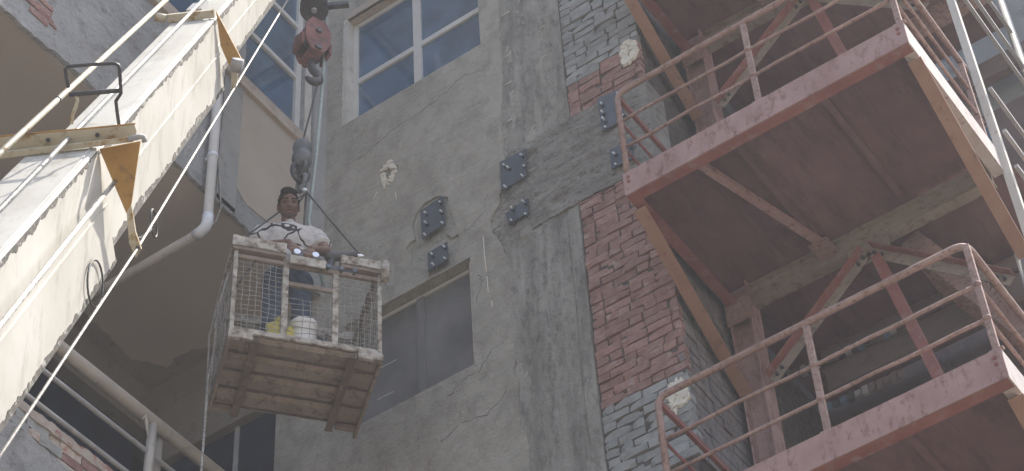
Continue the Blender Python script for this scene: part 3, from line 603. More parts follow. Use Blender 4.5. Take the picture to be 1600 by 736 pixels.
# steep stair behind the frame
for k, zt_ in enumerate((13.49,)):
    s0 = V((-3.42, 11.05, zt_-.12)); s1 = V((-2.25, 11.05, zt_-2.6))
    for yy in (11.05, 11.6): MB().bar((s0.x, yy, s0.z), (s1.x, yy, s1.z), .012, .17, (0, 0, 1)).build('stair_stringer', 'rail_paint', tw)
    for i in range(11): 
        p = s0.lerp(s1, (i+.5)/11); MB().abox((p.x-.1, 11.06, p.z-.012), (p.x+.1, 11.59, p.z+.012)).build('tread', 'rail_paint', tw)
# rear landing floors, widened for shade; unseen top level added to block sun
for zt_ in (10.3, 13.46, 16.63, 19.8):
    MB().abox((-4.88, 10.95, zt_-.03), (-2.45, 12.34, zt_-.01)).build('rear_shade_deck', 'deck_under', tw)
    isec(MB(), (-4.6, 11.8, zt_-.14), (-2.4, 11.8, zt_-.14), .1, .2, .012, (0, 0, 1)).build('rear_beam', 'rail_paint', tw)
    MB().abox((-4.58, 11.72, zt_+.5), (-2.4, 11.75, zt_+.62)).build('rear_rail', 'rail_paint', tw)
# sun side outrigger post
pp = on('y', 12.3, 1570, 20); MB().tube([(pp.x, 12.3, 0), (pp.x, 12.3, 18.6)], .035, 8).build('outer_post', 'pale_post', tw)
for z in (12.4, 13.3, 13.7, 14.2, 15.5, 15.9, 16.4, 17.3): MB().bar((-2.44, YB, z), (pp.x, 12.3, z), .03, .03).build('outer_rail', 'grey_steel', tw)

# rear factory wall
fw_ = thing('factory_hall', 'dim factory hall wall with window strip behind the steel tower', 'building', (-1.5, 13, 0))
MB().abox((-4.9, 12.6, 0), (-1.9, 12.9, 21.5)).build('wall', 'factory_wall', fw_)  # unseen top raised to keep sun off the return wall
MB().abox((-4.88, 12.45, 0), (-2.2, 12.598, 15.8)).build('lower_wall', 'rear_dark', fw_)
for z in (11.3, 12.35, 14.4, 15.3):
    for i in range(9):
        x = -4.7+i*.27
        if x < -3.0:
            f = MB().abox((x, 12.42, z), (x+.2, 12.449, z+.34)).build('window', 'grey_steel', fw_)
            MB().abox((x+.02, 12.41, z+.025), (x+.18, 12.4195, z+.315)).build('pane', 'blue_window', f)
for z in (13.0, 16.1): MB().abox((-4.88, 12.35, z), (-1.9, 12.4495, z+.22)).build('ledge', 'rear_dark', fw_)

for (x0, y0, x1, y1, n) in ((1236, 588, 1405, 512, 17), (1285, 640, 1420, 580, 12)):   # slotted louvre strips under the rear landing
    for k in range(n):
        p = on('y', 11.66, x0+(x1-x0)*k/n, y0+(y1-y0)*k/n)
        MB().box(p, ((1, 0, 0), (0, 1, 0), (0, 0, 1)), (.05, .03, random.uniform(.05, .10))).build('louvre', random.choice(('blue_window', 'grey_steel', 'rear_dark', 'rear_dark', 'dark_metal')), fw_)
a, c = on('y', 11.7, 1225, 590), on('y', 11.7, 1430, 560)
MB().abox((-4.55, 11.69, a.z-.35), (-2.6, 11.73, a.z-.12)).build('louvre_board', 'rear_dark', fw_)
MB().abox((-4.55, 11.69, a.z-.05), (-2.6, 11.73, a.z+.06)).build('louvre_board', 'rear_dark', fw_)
# ------------------------------------------------------------------ crane boom
D_ = V((-.235, .412, .88)).normalized(); H_ = D_.cross(V((0, 0, 1))).normalized(); N_ = H_.cross(D_)
K_ = CAM + ray(154, 229)*9.9                          # top right corner of the outer section at its mouth
def bp(s, a, b): return K_ + D_*s + H_*a + N_*b
boom = thing('crane_boom', 'white telescopic crane boom with yellow brackets leaning towards the wall', 'crane', (bp(-9.2, -.16, -.3).x, bp(-9.2, -.16, -.3).y, 0))
def section(s0, s1, a0, a1, b0, b1, name):
    m = MB(); c = bp((s0+s1)/2, (a0+a1)/2, (b0+b1)/2); m.box(c, (D_, H_, N_), (s1-s0, a1-a0, b1-b0)); o = m.build(name, 'boom_white', boom, bevel=.012); L = s1-s0
    # side weld bead, grimy edge flats
    MB().bar(bp(s0+.01, a1+.001, b0+(b1-b0)*.52), bp(s1-.01, a1+.001, b0+(b1-b0)*.52), .008, .012, H_).build('weld_bead', 'boom_white', o)
    for e0, e1, sd in ((b1-.012, b1-.045, 1), (b0+.012, b0+.05, 2)):
        rg = ragged([(s1-.01, (e0+e1)/2), (s0+3.2, e1), (s0+2.1, (e0+e1)/2), (s0+1.0, e1), (s0+.01, (e0*2+e1)/3)], .018, .009, sd+s0)
        obj('edge_strip', slab([[(s0+.01, e0), (s1-.01, e0)]+rg], lambda u, v, w_: bp(u, a1+.003-w_, v), .004), 'boom_grime', o)
    MB().box(bp((s0+s1)/2, a1-.03, b1+.001), (D_, H_, N_), (L-.02, .012, .006)).build('guide_strip', 'boom_white', o)
    return o
section(-8.9, 0, -.335, 0, -.56, 0, 'outer_section')
section(-.4, 4.05, -.305, -.02, -.50, -.03, 'middle_section')
section(3.6, 10.2, -.275, -.045, -.42, -.055, 'inner_section')
# section mouths: yellow gusset, crossbar, eye, all in the plane across the boom
def bpp(s, px, py):
    r = ray(px, py); return CAM + r*((K_+D_*s-CAM).dot(D_)/r.dot(D_))
def across(s, t_, pix, name, mat, par):
    pts = [bpp(s, *p) for p in pix]; m = MB(); n = len(pts); m.v += [tuple(p-D_*ds) for ds in (0, t_) for p in pts]
    m.f += [(i, (i+1) % n, n+(i+1) % n, n+i) for i in range(n)]+[tuple(range(n))[::-1], tuple(range(n, 2*n))]; m.sm += [False]*(n+2)
    return m.build(name, mat, par)
gp = across(.02, .014, [(156, 232), (220, 220), (206, 318), (198, 332)], 'gusset_plate', 'boom_yellow', boom)
across(.015, .02, [(199, 330), (206, 318), (213, 362), (222, 388), (213, 402), (203, 378)], 'eye_strap', 'cream_bar', gp)
MB().tube([bpp(.02, 215, 388), bpp(-.02, 215, 388)], .011, 8).build('eye', 'dark_metal', gp)
cb = across(.03, .012, [(-60, 220), (44, 211), (211, 195), (214, 204), (212, 214), (-60, 240)], 'crossbar', 'cream_bar', boom)
across(.034, .003, [(-60, 217), (44, 208), (212, 192), (211, 196), (44, 212), (-60, 221)], 'edge', 'boom_yellow', cb)
across(-.055, .012, [(-60, 245), (206, 213), (209, 221), (-60, 255)], 'angle_leg', 'cream_bar', cb)
MB().bar(bpp(-.015, -60, 246), bpp(-.015, 207, 217), .085, .010, N_).build('angle_leg', 'cream_bar', cb)
MB().tube([bpp(-.06, 200, 218), bpp(-.06, 216, 214), bpp(-.06, 224, 214), bpp(-.06, 226, 222)], .013, 8).build('clamp', 'grey_steel', cb)
for px in ((75, 219), (152, 211)): MB().tube([bpp(.03, *px), bpp(.0, *px)], .011, 6, smooth=False).build('bolt', 'dark_metal', cb)
gp = across(4.08, .02, [(338, 16), (345, 30), (378, 92), (362, 108), (356, 96), (345, 70)], 'gusset_plate', 'boom_yellow', boom)
across(4.07, .02, [(362, 106), (372, 100), (371, 128), (366, 143), (362, 135)], 'eye_strap', 'cream_bar', gp)
MB().tube([bpp(4.0, 372, 92), bpp(4.0, 368, 112)], .04, 8).build('roller', 'grey_steel', gp)
m = MB(); m.box(bp(4.07, -.17, .0), (D_, H_, N_), (.05, .30, .05)); cb2 = m.build('crossbar', 'cream_bar', boom)
MB().box(bp(4.3, -.16, -.02), (D_, H_, N_), (.3, .1, .1)).build('roller_block', 'grey_steel', boom)
MB().tube([bp(4.05, -.33, .0), bp(4.05, -.40, .02)], .03, 8).build('pin', 'cream_bar', cb2)
# wire guard on the crossbar
gl = MB().tube([bpp(.06, *p) for p in [(186, 196), (183, 175), (181, 158), (189, 146), (187, 108), (185, 102), (179, 99), (140, 101), (106, 104), (102, 108), (104, 122), (107, 137)]], .0085, 8).build('rope_guard', 'dark_metal', boom)
MB().tube([bpp(.06, *p) for p in [(108, 148), (190, 141)]], .0115, 8).build('guard_bar', 'dark_metal', gl)
MB().tube([bpp(.06, *p) for p in [(118, 149), (121, 156), (119, 166), (113, 180), (112, 194)]], .008, 8).build('guard_leg', 'cream_bar', gl)
# pendants and ropes along the boom
def along(px, py, depth_s, rad, mat, s0, s1, name):
    # a line parallel to the boom through a pixel, at the depth of station depth_s
    dep = (bp(depth_s, 0, 0)-CAM).dot(fwd); P = CAM+ray(px, py)*dep
    return MB().tube([P+D_*s0, P+D_*s1], rad, 8).build(name, mat, boom)
along(40, 202, 0, .0145, 'cream_bar', -6, 9, 'pendant_rod')
along(120, 203, 0.2, .0115, 'cable_grey', -7, 9, 'hoist_rope')
along(170, 296, -.1, .0115, 'cable_grey', -7, .3, 'hoist_rope')
e0_, e1_ = bpp(0, 215, 388), bpp(4.05, 366, 138)
MB().tube([e0_-D_*7, e0_, e1_, e1_+(e1_-e0_)*1.2], .007, 8).build('control_rod', 'cable_grey', boom)
along(118, 330, -.1, .007, 'wire_dark', -5, .1, 'control_cable')
_p = CAM+ray(40, 202)*((bp(0, 0, 0)-CAM).dot(fwd)); jn = _p+D_*.72; MB().tube([jn-D_*.012, jn+D_*.012], .018, 8).build('rod_coupler', 'dark_metal', boom)
MB().torus(bp(-.55, .012, -.50), H_, .10, .005, 1.6, D_, 22, 6).build('cable_loop', 'wire_dark', boom)
MB().torus(bp(.75, .05, -.56), H_, .07, .006, 1, D_, 22, 6).build('cable_loop', 'wire_dark', boom)
MB().tube([bp(.2, .03, -.5), bp(.3, .07, -.52), bp(.5, .08, -.53)], .008, 6).build('cable_loop', 'wire_dark', boom)
# boom head and the slewing base on the ground
MB().box(bp(10.3, -.16, -.2), (D_, H_, N_), (.4, .2, .4)).build('boom_head', 'boom_white', boom)
MB().tube([bp(10.42, -.30, -.28), bp(10.42, -.02, -.28)], .2, 20).build('head_sheave', 'dark_metal', boom)
ft = bp(-8.85, -.165, -.28)
MB().abox((ft.x-.7, ft.y-.7, .9), (ft.x+.7, ft.y+.7, ft.z+.15)).build('slewing_turret', 'boom_yellow', boom, bevel=.04)
MB().abox((ft.x-1.1, ft.y-4.5, .0), (ft.x+.9, ft.y+1.2, .9)).build('carrier', 'boom_yellow', boom, bevel=.05)

# ------------------------------------------------------------------ basket
FLp = V((-7.464, 8.055, 12.528)); E0 = V((.626, .779, 0)).normalized(); E1 = V((-.779, .626, 0)).normalized(); UZ = V((0, 0, 1))
BW, BD, RIM = 1.115, .78, .90
def bk(a, b, c): return FLp + E0*a + E1*b + UZ*c
bc = bk(BW/2, BD/2, 0)
bas = thing('man_basket', 'hanging steel man basket with mesh sides, chipped white rim and rusty floor', 'basket', bc)
AX = (E0, E1, UZ)
def bbox_(a0, a1, b0, b1, c0, c1, name, mat, parent=bas, bev=.004):
    return MB().box(bk((a0+a1)/2, (b0+b1)/2, (c0+c1)/2), AX, (a1-a0, b1-b0, c1-c0)).build(name, mat, parent, bevel=bev)
T = .032
for a in (0, BW-T):
    for b in (0, BD-T): bbox_(a, a+T, b, b+T, .03, RIM-.02, 'corner_post', 'basket_white')
for a in (.37, .745):
    bbox_(a, a+.045, .0, .03, .031, RIM-.07, 'mid_post', 'basket_white')
# bottom frame, floor pans
for b in (0, BD-T): bbox_(T*0, BW, b-.003, b+T+.003, -.018, .03, 'bottom_rail', 'basket_white')
for a in (0, BW-T): bbox_(a-.001, a+T, T+.004, BD-T-.004, -.018, .029, 'bottom_rail', 'basket_rust')
nP = 4
for i in range(nP):
    b0 = .015+i*(BD-.03)/nP; b1 = b0+(BD-.03)/nP-.03
    m = MB(); prof = [(0, -.03), (.2, -.055), (.8, -.055), (1, -.03)]; nx = 24; vs = []
    for k in range(nx+1):
        for t, c in prof: vs.append(bk(BW*k/nx, b0+(b1-b0)*t, c+.008*noise.noise(V((k*.7, i*3+t, 0)))))
    fs = [(k*4+j, k*4+j+1, k*4+5+j, k*4+4+j) for k in range(nx) for j in range(3)]
    m.add(vs, fs); m.build('floor_pan', 'basket_rust', bas)
bbox_(.005, BW-.005, .01, BD-.01, -.024, -.019, 'floor_plate', 'basket_dark')
for a in (.19, .895):
    c = MB(); c.box(bk(a+.025, BD/2, -.075), AX, (.012, BD+.02, .05)); c.box(bk(a, BD/2, -.098), AX, (.05, BD+.02, .008)); c.build('floor_channel', 'basket_dark', bas)
for a0, a1 in ((-.005, .175), (.935, BW+.008)):
    bbox_(a0, a1, -.012, .02, -.085, -.018, 'corner_block', 'basket_white')
    bbox_(a0+.01, a1-.01, BD-.02, BD+.012, -.075, -.018, 'corner_block', 'basket_rust')
bbox_(BW-.02, BW+.004, .02, BD+.06, -.09, -.05, 'side_angle', 'basket_rust')
bbox_(.0, .02, .02, BD+.02, -.09, -.05, 'side_angle', 'basket_rust')
# rim: thick chipped boards left and right of the gate, rail under it
def plank(a0, a1, c0, c1, name='rim_board'):
    m = MB(); n = 14; vs = []
    for k in range(n+1):
        a = a0+(a1-a0)*k/n
        for b, c in ((-.03, c0), (-.03, c1), (.055, c1), (.055, c0)):
            vs.append(bk(a, b+.006*noise.noise(V((k*.9, c*9, b))), c+.008*noise.noise(V((k*.8, b*30, c*5)))))
    fs = [(k*4+j, k*4+(j+1) % 4, k*4+4+(j+1) % 4, k*4+4+j) for k in range(n) for j in range(4)]+[(0, 1, 2, 3), (4*n+3, 4*n+2, 4*n+1, 4*n)]
    m.add(vs, fs); return m.build(name, 'basket_white', bas)
plank(-.02, .385, RIM-.05, RIM+.05); plank(.80, BW+.0, RIM-.05, RIM+.035)
bbox_(-.015, .385, -.022, .05, RIM-.085, RIM-.054, 'rim_angle', 'basket_rust'); bbox_(.8, BW, -.022, .05, RIM-.085, RIM-.054, 'rim_angle', 'basket_rust')
bbox_(T, BW-T, -.004, .026, RIM-.155, RIM-.115, 'upper_rail', 'basket_rust')
bbox_(.41, .75, .004, .028, .55, .59, 'gate_rail', 'basket_rust')
for b in (BD-.03,): bbox_(-.01, BW+.01, b, b+.05, RIM-.05, RIM+.03, 'rim_board', 'basket_white')
for a in (-.015, BW-.035): bbox_(a, a+.05, .06, BD-.035, RIM-.05, RIM+.03, 'rim_board', 'basket_white')
MB().tube([bk(BW+.02, -.03, RIM-.16), bk(BW+.02, -.03, RIM+.03)], .032, 14).build('corner_socket', 'basket_white', bas)
# wire mesh
def meshpanel(P, u, w_, h_, sp, skip=0, seed=0, bulge=0):
    m = MB(); rs = random.Random(seed); n = int(w_/sp)
    for i in range(n+1):
        x = i*w_/n; pts = [P+u*(x+rs.uniform(-.006, .006))+UZ*(h_*k/6)+u.cross(UZ)*(bulge*math.sin(k/6*3.14)*math.sin(x/w_*3.14)+rs.uniform(-.006, .006)) for k in range(7)]
        if rs.random() >= skip: m.tube(pts, .0026, 4, cap=False)
    k_ = int(h_/sp)
    for j in range(k_+1):
        z = j*h_/k_; pts = [P+u*(w_*k/6)+UZ*(z+rs.uniform(-.006, .006))+u.cross(UZ)*(bulge*math.sin(z/h_*3.14)*math.sin(k/6*3.14)+rs.uniform(-.006, .006)) for k in range(7)]
        if rs.random() >= skip: m.tube(pts, .0026, 4, cap=False)
    return m.build('mesh_panel', 'mesh_wire', bas, kind='stuff')
meshpanel(bk(T, .018, .03), E0, .37-T, RIM-.16, .048, 0, 1, .01)
meshpanel(bk(.415, .018, .03), E0, .33, .40, .052, .12, 2, .01)
meshpanel(bk(.79, .018, .03), E0, BW-.79-T, RIM-.16, .048, .03, 3, .014)
meshpanel(bk(.012, T, .03), E1, BD-2*T, RIM-.06, .05, 0, 4, -.02)
meshpanel(bk(BW-.012, T, .03), E1, BD-2*T, RIM-.06, .05, 0, 5, .02)
meshpanel(bk(T, BD-.016, .03), E0, BW-2*T, RIM-.06, .05, .02, 6, .0)
for q in range(2):
    MB().tube([bk(-.02-.015*q, .08+.3*q, RIM-.25), bk(-.05-.01*q, .25+.3*q, .45), bk(-.03, .5+.2*q, .05), bk(-.03, .6+.12*q, -.1)], .009, 6).build('loose_wire', 'mesh_wire', bas)

# ------------------------------------------------------------------ rigging
HX = bc.x; HY = bc.y
hk = on('y', HY, 488, 68)
hb = thing('hook_block', 'red steel crane hook block hanging in front of the upper windows', 'hook block', hk)
xh = V((.36, .93, 0)).normalized(); yh = V((-.93, .36, 0)).normalized()
def plate_(cx_, pts, t_, name, mat, par):
    m = MB(); n = len(pts); m.v += [tuple(hk+yh*(cx_+ds)+xh*a+UZ*b) for ds in (-t_/2, t_/2) for a, b in pts]
    m.f += [(i, (i+1) % n, n+(i+1) % n, n+i) for i in range(n)]+[tuple(range(n))[::-1], tuple(range(n, 2*n))]; m.sm += [False]*(n+2)
    return m.build(name, mat, par, bevel=.005)
hexp = [(a_*.88, b_*.88) for a_, b_ in ((-.07, .26), (.08, .26), (.14, .12), (.14, -.08), (.06, -.24), (-.08, -.24), (-.14, -.1), (-.14, .12))]
for yy in (-.095, .095): plate_(yy, hexp, .022, 'cheek_plate', 'hook_red', hb)
for yy in (-.042, .042):
    MB().tube([hk+yh*(yy-.022)+UZ*.06, hk+yh*(yy+.022)+UZ*.06], .10, 22).build('sheave', 'dark_metal', hb)
for zz in (.2, -.17): MB().box(hk+UZ*zz, (xh, yh, UZ), (.12, .17, .06)).build('spacer', 'hook_red', hb)
for yy in (-.115, .115): 
    for zz in (.06, -.17): MB().tube([hk+yh*(yy*.9)+UZ*zz, hk+yh*yy*1.12+UZ*zz], .03, 8).build('pin', 'dark_metal', hb)
for a in (-.15, .15): MB().box(hk+xh*a*.9-UZ*.08, (xh, yh, UZ), (.025, .17, .13)).build('side_weight', 'hook_red', hb)
hp = [hk+UZ*-.24, hk+UZ*-.34]+[hk+UZ*(-.44+.075*math.cos(R(a)))+xh*.075*math.sin(R(a)) for a in range(15, 255, 30)]
MB().tube(hp, [.032, .036]+[.036, .038, .04, .042, .04, .036, .028, .016][:len(hp)-2], 10).build('hook', 'dark_metal', hb)
rz_ = V((HX, HY, 18.35))
for a in (-.05, .05): MB().tube([hk+UZ*.05+xh*a, rz_+xh*a], .009, 6).build('hoist_wire', 'wire_dark', hb)
# black snatch block above
sk = on('y', HY-.05, 491, 12)
sn = thing('snatch_block', 'black pulley block above the red hook block', 'pulley', sk)
vw = (CAM-sk).normalized(); ax_ = (vw*.45+UZ*-.9).normalized()
MB().tube([sk-ax_*.05, sk-ax_*.03, sk+ax_*.03, sk+ax_*.05], [.125, .11, .11, .125], 24).build('sheave', 'dark_metal', sn)
MB().tube([sk-ax_*.07, sk+ax_*.07], .025, 10).build('hub', 'stud_steel', sn)
MB().bar(sk, sk+rgt*.30+upv*.03, .05, .04).build('arm', 'dark_metal', sn)
MB().tube([sk+UZ*.0, V((sk.x, sk.y, 18.4))], .012, 6).build('hanger_rope', 'wire_dark', sn)
# line, ball, ring
z_ball = on('y', HY, 472, 240); lo_hook = hp[6]
bl = thing('overhaul_ball', 'grey cast weight on the lifting line above the worker', 'weight', z_ball)
prof = [(.14, .012), (.13, .05), (.10, .062), (.06, .066), (.02, .06), (0, .052), (-.03, .066), (-.08, .07), (-.12, .062), (-.15, .04), (-.17, .02)]
MB().tube([z_ball+UZ*z for z, r in prof], [r*1.2 for z, r in prof], 18).build('weight_body', 'ball_grey', bl)
MB().tube([hp[5], z_ball+UZ*.14], .008, 6).build('line', 'wire_dark', bl)
MB().torus(z_ball-UZ*.20, xh, .06, .022, 1.3, UZ, 18, 8).build('shackle', 'dark_metal', bl)
ringc = on('y', HY, 469, 272)
ch = thing('lifting_chain', 'dark steel chain ring linking weight and slings', 'chain', ringc)
MB().torus(ringc+UZ*.02, yh, .07, .023, 1.5, UZ, 20, 8).build('link', 'dark_metal', ch)
MB().torus(ringc-UZ*.10+xh*.015, xh, .062, .021, 1.4, UZ, 20, 8).build('link', 'ball_grey', ch)
apex = on('y', HY, 479, 300)
MB().tube([ringc-UZ*.16+xh*.015, apex], .02, 8).build('link', 'stud_steel', ch)
sg = thing('lifting_sling', 'four thin wire slings spreading from the ring to the basket rim', 'sling', apex)
for a, b in ((.02, .03), (BW-.1, .02), (.62, BD-.02), (.03, BD-.06)):
    e = bk(a, b, RIM+.03); MB().tube([apex, e], .0085, 6).build('sling_leg', 'wire_dark', sg)
    MB().tube([e, e+(apex-e).normalized()*.07], .016, 8).build('ferrule', 'dark_metal', sg)
gr_t = on('y', HY+.1, 511, -30); gr_b = on('y', HY+.1, 482, 345)
tag(MB().tube([gr_t+(gr_b-gr_t)*t+rgt*.03*math.sin(t*3.1) for t in [i/10 for i in range(11)]]+[bk(.75, .3, .85)], .0145, 8).build('rope', 'rope_green'), 'pale green rope hanging from above into the basket', 'rope')
q0 = bk(-.04, .45, .45)
def hang(p, z1): return [p, V((p.x, p.y, p.z-.4)), V((p.x-.01, p.y, z1))]
tag(MB().tube([bk(-.02, .5, .3), bk(-.05, .52, .0), bk(-.05, .52, -1.4), bk(-.05, .53, -4)], .010, 7).build('tag_line', 'cable_grey'), 'thin grey tag line hanging straight down from the basket corner', 'rope')

# ------------------------------------------------------------------ things in the basket
FZ = -.018
bu = thing('bucket', 'white plastic bucket on the basket floor behind the gate mesh', 'bucket', bk(.56, .13, FZ))
c = bk(.56, .13, FZ)
MB().tube([c, c+UZ*.02, c+UZ*.27, c+UZ*.275, c+UZ*.295], [.075, .082, .10, .108, .106], 22).build('body', 'bucket_white', bu)
MB().torus(c+UZ*.26, UZ, .102, .006, 1, n=22, m=6).build('rim', 'bucket_white', bu)
MB().tube([c+UZ*.26+E0*.105*math.cos(R(a))-UZ*.09*math.sin(R(a))*1.0-E1*.108*math.sin(R(a)) for a in range(0, 181, 20)], .003, 5).build('handle', 'cable_grey', bu)
m = MB(); cc = bk(.36, .13, FZ)
for i, (a, b, z, r) in enumerate([(0, 0, .09, .09), (.07, .01, .07, .075), (-.06, .02, .06, .07), (.02, -.02, .15, .06), (.1, -.01, .13, .05), (-.03, 0, .14, .055)]):
    m.ell(cc+E0*a+E1*b+UZ*z*1.5, (r, r*.8, r*1.3))
for i, v in enumerate(m.v):
    v = V(v); d = v-(cc+UZ*.1); m.v[i] = tuple(v+d.normalized()*.03*noise.noise(v*22))
for i, v in enumerate(m.v): m.v[i] = (v[0], v[1], max(v[2], cc.z))
tag(m.build('bag', 'bag_yellow'), 'crumpled yellow bag beside the white bucket in the basket', 'bag')
m = MB(); cc = bk(.83, .45, FZ)
for i in range(7): m.ell(cc+E0*random.uniform(-.16, .16)+E1*random.uniform(-.12, .1)+UZ*random.uniform(.12, .5), (.12, .1, .13))
for i, v in enumerate(m.v):
    v = V(v); m.v[i] = tuple(v+V((.03*noise.noise(v*12), .03*noise.noise(v*12+V((5, 0, 0))), .03*noise.noise(v*12+V((0, 9, 0))))))
for i, v in enumerate(m.v): m.v[i] = (v[0], v[1], max(v[2], cc.z))
tag(m.build('tarpaulin', 'cloth_dark'), 'heaped dark grey tarpaulin at the right end of the basket', 'tarpaulin')
# clamp on the rim between the boards
cl = thing('bolted_clamp', 'dark steel clamp with two shiny bolts on the basket gate', 'clamp', bk(.52, 0, RIM-.11))
MB().box(bk(.53, .0, RIM-.05), AX, (.20, .06, .12)).build('body', 'plate_steel', cl, bevel=.01)
MB().box(bk(.545, -.036, RIM-.115), AX, (.27, .014, .085)).build('face_plate', 'basket_white', cl, bevel=.003)
for a in (.46, .60):
    MB().tube([bk(a, -.028, RIM-.035), bk(a, -.052, RIM-.035)], .026, 14).build('bolt', 'stud_steel', cl)
MB().tube([bk(.44, .02, RIM+.0), bk(.62, .02, RIM+.02)], .02, 8).build('bar', 'dark_metal', cl)
dr = thing('power_drill', 'black power drill lying on the basket rim near the right board', 'drill', bk(.78, .0, RIM-.02))
MB().cap(bk(.72, .02, RIM+.04), bk(.90, .01, RIM+.09), .04, .034).build('body', 'dark_metal', dr)
MB().cap(bk(.90, .01, RIM+.09), bk(.97, .01, RIM+.10), .02, .012).build('chuck', 'stud_steel', dr)
MB().cap(bk(.74, .02, RIM+.03), bk(.72, .03, RIM-.10), .028, .026).build('grip', 'dark_metal', dr)
MB().cap(bk(.84, .02, RIM+.09), bk(.92, .04, RIM+.16), .018, .014).build('side_handle', 'dark_metal', dr)
for a in (.70, .80, .90): 
    o = MB().tube([bk(a, -.032, RIM-.13), bk(a, .02, RIM-.13)], .011, 8).tube([bk(a, -.05, RIM-.13), bk(a, -.032, RIM-.13)], .02, 6, smooth=False).build('loose_bolt', 'plate_steel')
    tag(o, 'dark steel bolt stuck through the basket upper rail', 'bolt', 'bolts along the basket upper rail')
bd = MB().box(bk(.76, .01, RIM-.09), AX, (.32, .03, .05)); tag(bd.build('steel_bar', 'dark_metal', bevel=.004), 'short dark steel bar lying along the basket gate top', 'steel bar')

# ------------------------------------------------------------------ worker
PO = bk(.455, .27, -.018); fdir = V((.70, -.715, 0)).normalized(); ldir = UZ.cross(fdir)
def P(x, y, z): return PO + ldir*x*1.1 + fdir*y + UZ*z
PR = Matrix((ldir, fdir, UZ)).transposed()             # local -> world rotation
SH = 1.0
HC = V((-.02, .10, 1.60)); HP = Matrix.Rotation(R(-27), 3, 'X')
HP = Matrix.Rotation(R(-3), 3, 'Y') @ HP
def Hh(x, y, z):                                       # head-local -> world
    q = HP @ V((x, y, z))*1.1; return P(HC.x+q.x/1.1, HC.y+q.y, HC.z+q.z)
HR = PR @ HP
def remesh(m, name, vox, mat, parent, sm=6, disp=0):
    me = m.mesh(name); o = bpy.data.objects.new('tmp', me); COL.objects.link(o)
    r = o.modifiers.new('r', 'REMESH'); r.mode = 'VOXEL'; r.voxel_size = vox; r.use_smooth_shade = True
    s_ = o.modifiers.new('s', 'SMOOTH'); s_.iterations = sm; s_.factor = .5
    out = bpy.data.meshes.new_from_object(o.evaluated_get(bpy.context.evaluated_depsgraph_get())); bpy.data.objects.remove(o)
    out.name = name
    for p in out.polygons: p.use_smooth = True
    if disp:
        for v in out.vertices: v.co += v.normal*disp*noise.fractal(v.co*14, 1, 2, 3)
    return obj(name, out, mat, parent)
man = thing('person', 'dark haired worker in a white and black patterned T-shirt standing in the basket', 'person', PO)
b = MB()
for s_ in (-1, 1):
    b.cap(P(s_*.09, 0, .90), P(s_*.10, .02, .50), .085, .058); b.cap(P(s_*.10, .02, .50), P(s_*.10, -.01, .09), .056, .04)
    b.cap(P(s_*.10, -.03, .05), P(s_*.12, .15, .04), .042, .036)
b.ell(P(0, 0, .95), (.16, .11, .13), PR); b.ell(P(0, .01, 1.10), (.135, .095, .16), PR); b.ell(P(-.005, .03, 1.28), (.165, .11, .17), PR)
b.cap(P(-.155, .03, 1.375), P(.155, .03, 1.375), .062, .062); b.cap(P(-.01, .035, 1.40), P(-.018, .085, 1.53), .062, .054)
# head: skull, face, jaw, chin, nose, brow, cheeks, ears
b.ell(Hh(0, -.012, .035), (.074, .092, .088), HR); b.ell(Hh(0, .022, -.01), (.066, .068, .098), HR); b.ell(Hh(0, .035, -.065), (.05, .048, .048), HR)
b.ell(Hh(0, .066, -.092), (.026, .022, .02), HR)
b.cap(Hh(0, .082, .022), Hh(0, .103, -.022), .010, .0145); 
for s_ in (-1, 1):
    b.ell(Hh(s_*.013, .094, -.026), (.010, .010, .008), HR); b.ell(Hh(s_*.04, .062, -.018), (.022, .02, .02), HR)
    b.cap(Hh(s_*.014, .08, .032), Hh(s_*.046, .07, .032), .011, .009); b.ell(Hh(s_*.074, -.005, .0), (.010, .022, .034), HR)
# arms
ARM = {}
for s_, sh, el, wr in ((1, (.195, .03, 1.365), (.245, .12, 1.115), (.14, .255, .985)), (-1, (-.195, .03, 1.365), (-.26, .10, 1.12), (-.02, .27, 1.02))):
    sh, el, wr = P(*sh), P(*el), P(*wr); ARM[s_] = (sh, el, wr)
    b.cap(sh, el, .054, .043); b.cap(el, wr, .042, .029)
    hd = (wr-el).normalized(); hd = (hd*.55+V((0, 0, -.8))).normalized(); sd = ldir*(-s_); side = hd.cross(fdir).normalized()
    pal = wr+hd*.05
    b.ell(pal, (.042, .018, .05), Matrix((side, side.cross(hd).normalized()*-1, hd)).transposed())
    for i, (off, ln) in enumerate(((-.031, .058), (-.010, .068), (.011, .064), (.031, .05))):
        k0 = pal+hd*.04+side*off; k1 = k0+hd*ln*.5+fdir*.012; k2 = k1+hd*ln*.4-fdir*.022; b.cap(k0, k1, .0098, .009, 8); b.cap(k1, k2, .009, .0078, 8)
    tb = -1 if side.dot(ldir)*s_ > 0 else 1
    k0 = wr+hd*.03+side*tb*.03; k1 = k0+side*tb*.028+hd*.03; b.cap(k0, k1, .0125, .011, 8); b.cap(k1, k1+hd*.032+fdir*.01, .0105, .009, 8)
remesh(b, 'body', .0055, 'skin', man, 4)
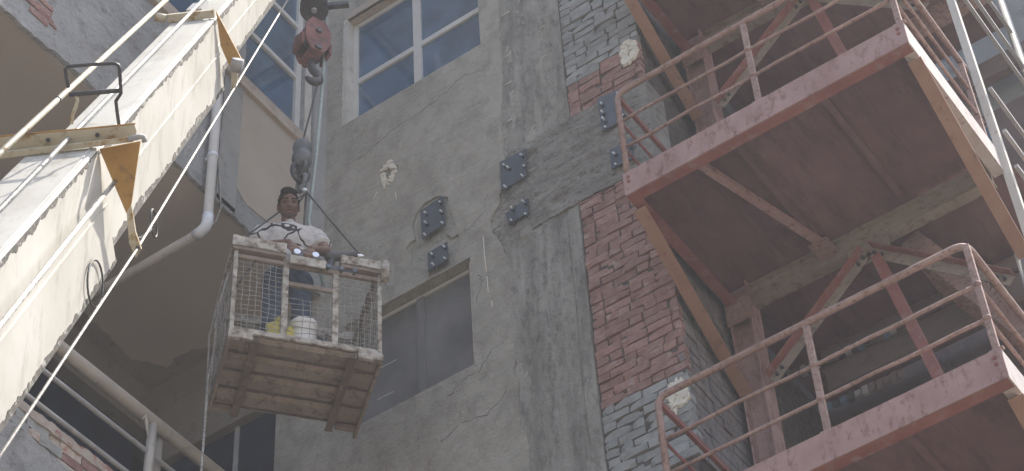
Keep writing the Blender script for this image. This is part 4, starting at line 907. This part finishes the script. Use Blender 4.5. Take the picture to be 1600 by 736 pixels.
# shirt with short sleeves, open at neck, sleeves and hem
t = MB(); t.ell(P(0, .015, 1.08), (.178, .132, .2), PR); t.ell(P(-.005, .035, 1.27), (.205, .142, .19), PR); t.cap(P(-.15, .03, 1.375), P(.15, .03, 1.375), .078, .078)
t.ell(P(0, .005, .98), (.168, .126, .12), PR)
t.cap(P(-.01, .035, 1.38), P(-.012, .05, 1.435), .085, .066)
for s_ in (-1, 1):
    sh, el, wr = ARM[s_]; a = sh.lerp(el, .62); d = (el-sh).normalized(); t.cap(sh, sh.lerp(el, .5), .070, .068); t.tube([sh.lerp(el, .3), a], [.068, .072], 14)
remesh(t, 't_shirt', .008, 'shirt', man, 6, .010)
j = MB(); j.ell(P(0, 0, .93), (.17, .12, .13), PR)
for s_ in (-1, 1):
    j.cap(P(s_*.09, 0, .88), P(s_*.10, .02, .50), .098, .075); j.tube([P(s_*.10, .02, .52), P(s_*.10, .0, .06)], [.074, .066], 14)
remesh(j, 'trousers', .01, 'jeans', man, 5, .012)
for s_ in (-1, 1):
    q = MB(); q.cap(P(s_*.10, -.045, .045), P(s_*.12, .17, .042), .052, .046); q.box(P(s_*.11, .06, .012), (ldir, fdir, UZ), (.1, .3, .024)); remesh(q, 'shoe', .009, 'dark_metal', man, 4)
# hair cap, short beard, brows, eyes, mouth
hh = MB(); hh.ell(Hh(0, -.026, .066), (.083, .090, .084), HR); hh.ell(Hh(0, .004, .112), (.066, .066, .040), HR); hh.ell(Hh(0, -.05, .01), (.074, .06, .08), HR)
for i in range(0):
    a = random.uniform(0, 6.28); e = random.uniform(.1, 1.3); hh.ell(Hh(.074*math.cos(a)*math.cos(e), -.01+.088*math.sin(a)*math.cos(e), .062+.08*math.sin(e)), (.009, .009, .009), HR, 8, 5)
for s_ in (-1, 1): hh.ell(Hh(s_*.071, .012, .03), (.008, .014, .03), HR)
remesh(hh, 'hair', .005, 'hair', man, 2, .012)
bb = MB(); bb.ell(Hh(0, .04, -.078), (.050, .046, .038), HR); bb.ell(Hh(0, .074, -.09), (.028, .020, .022), HR)
for s_ in (-1, 1): bb.cap(Hh(s_*.062, .01, -.02), Hh(s_*.046, .045, -.07), .009, .012); bb.cap(Hh(s_*.024, .083, -.056), Hh(s_*.004, .093, -.046), .006, .006)
remesh(bb, 'beard', .005, 'beard', man, 2)
for s_ in (-1, 1):
    MB().cap(Hh(s_*.014, .0905, .037), Hh(s_*.047, .078, .040), .0055, .004, 8).build('eyebrow', 'hair', man)
    MB().ell(Hh(s_*.030, .078, .016), (.0135, .007, .0045), HR, 10, 6).build('eye', 'hair', man)
MB().cap(Hh(-.018, .086, -.064), Hh(.018, .086, -.064), .0055, .0055, 8).build('mouth', 'lips', man)

# ------------------------------------------------------------------ thin scattering air, added in place of lens glare
hz = MB().abox((-151, -151, -1), (151, 151, 35)).build('glare_haze', None, kind='stuff')
hm = bpy.data.materials.new('glare_haze'); hm.use_nodes = True; n = hm.node_tree.nodes; n.remove(n['Principled BSDF'])
pv_ = n.new('ShaderNodeVolumePrincipled'); pv_.inputs['Density'].default_value = .0028; pv_.inputs['Color'].default_value = (.93, .94, .97, 1); pv_.inputs['Anisotropy'].default_value = .2
hm.node_tree.links.new(pv_.outputs[0], n['Material Output'].inputs['Volume']); hz.data.materials.append(hm)
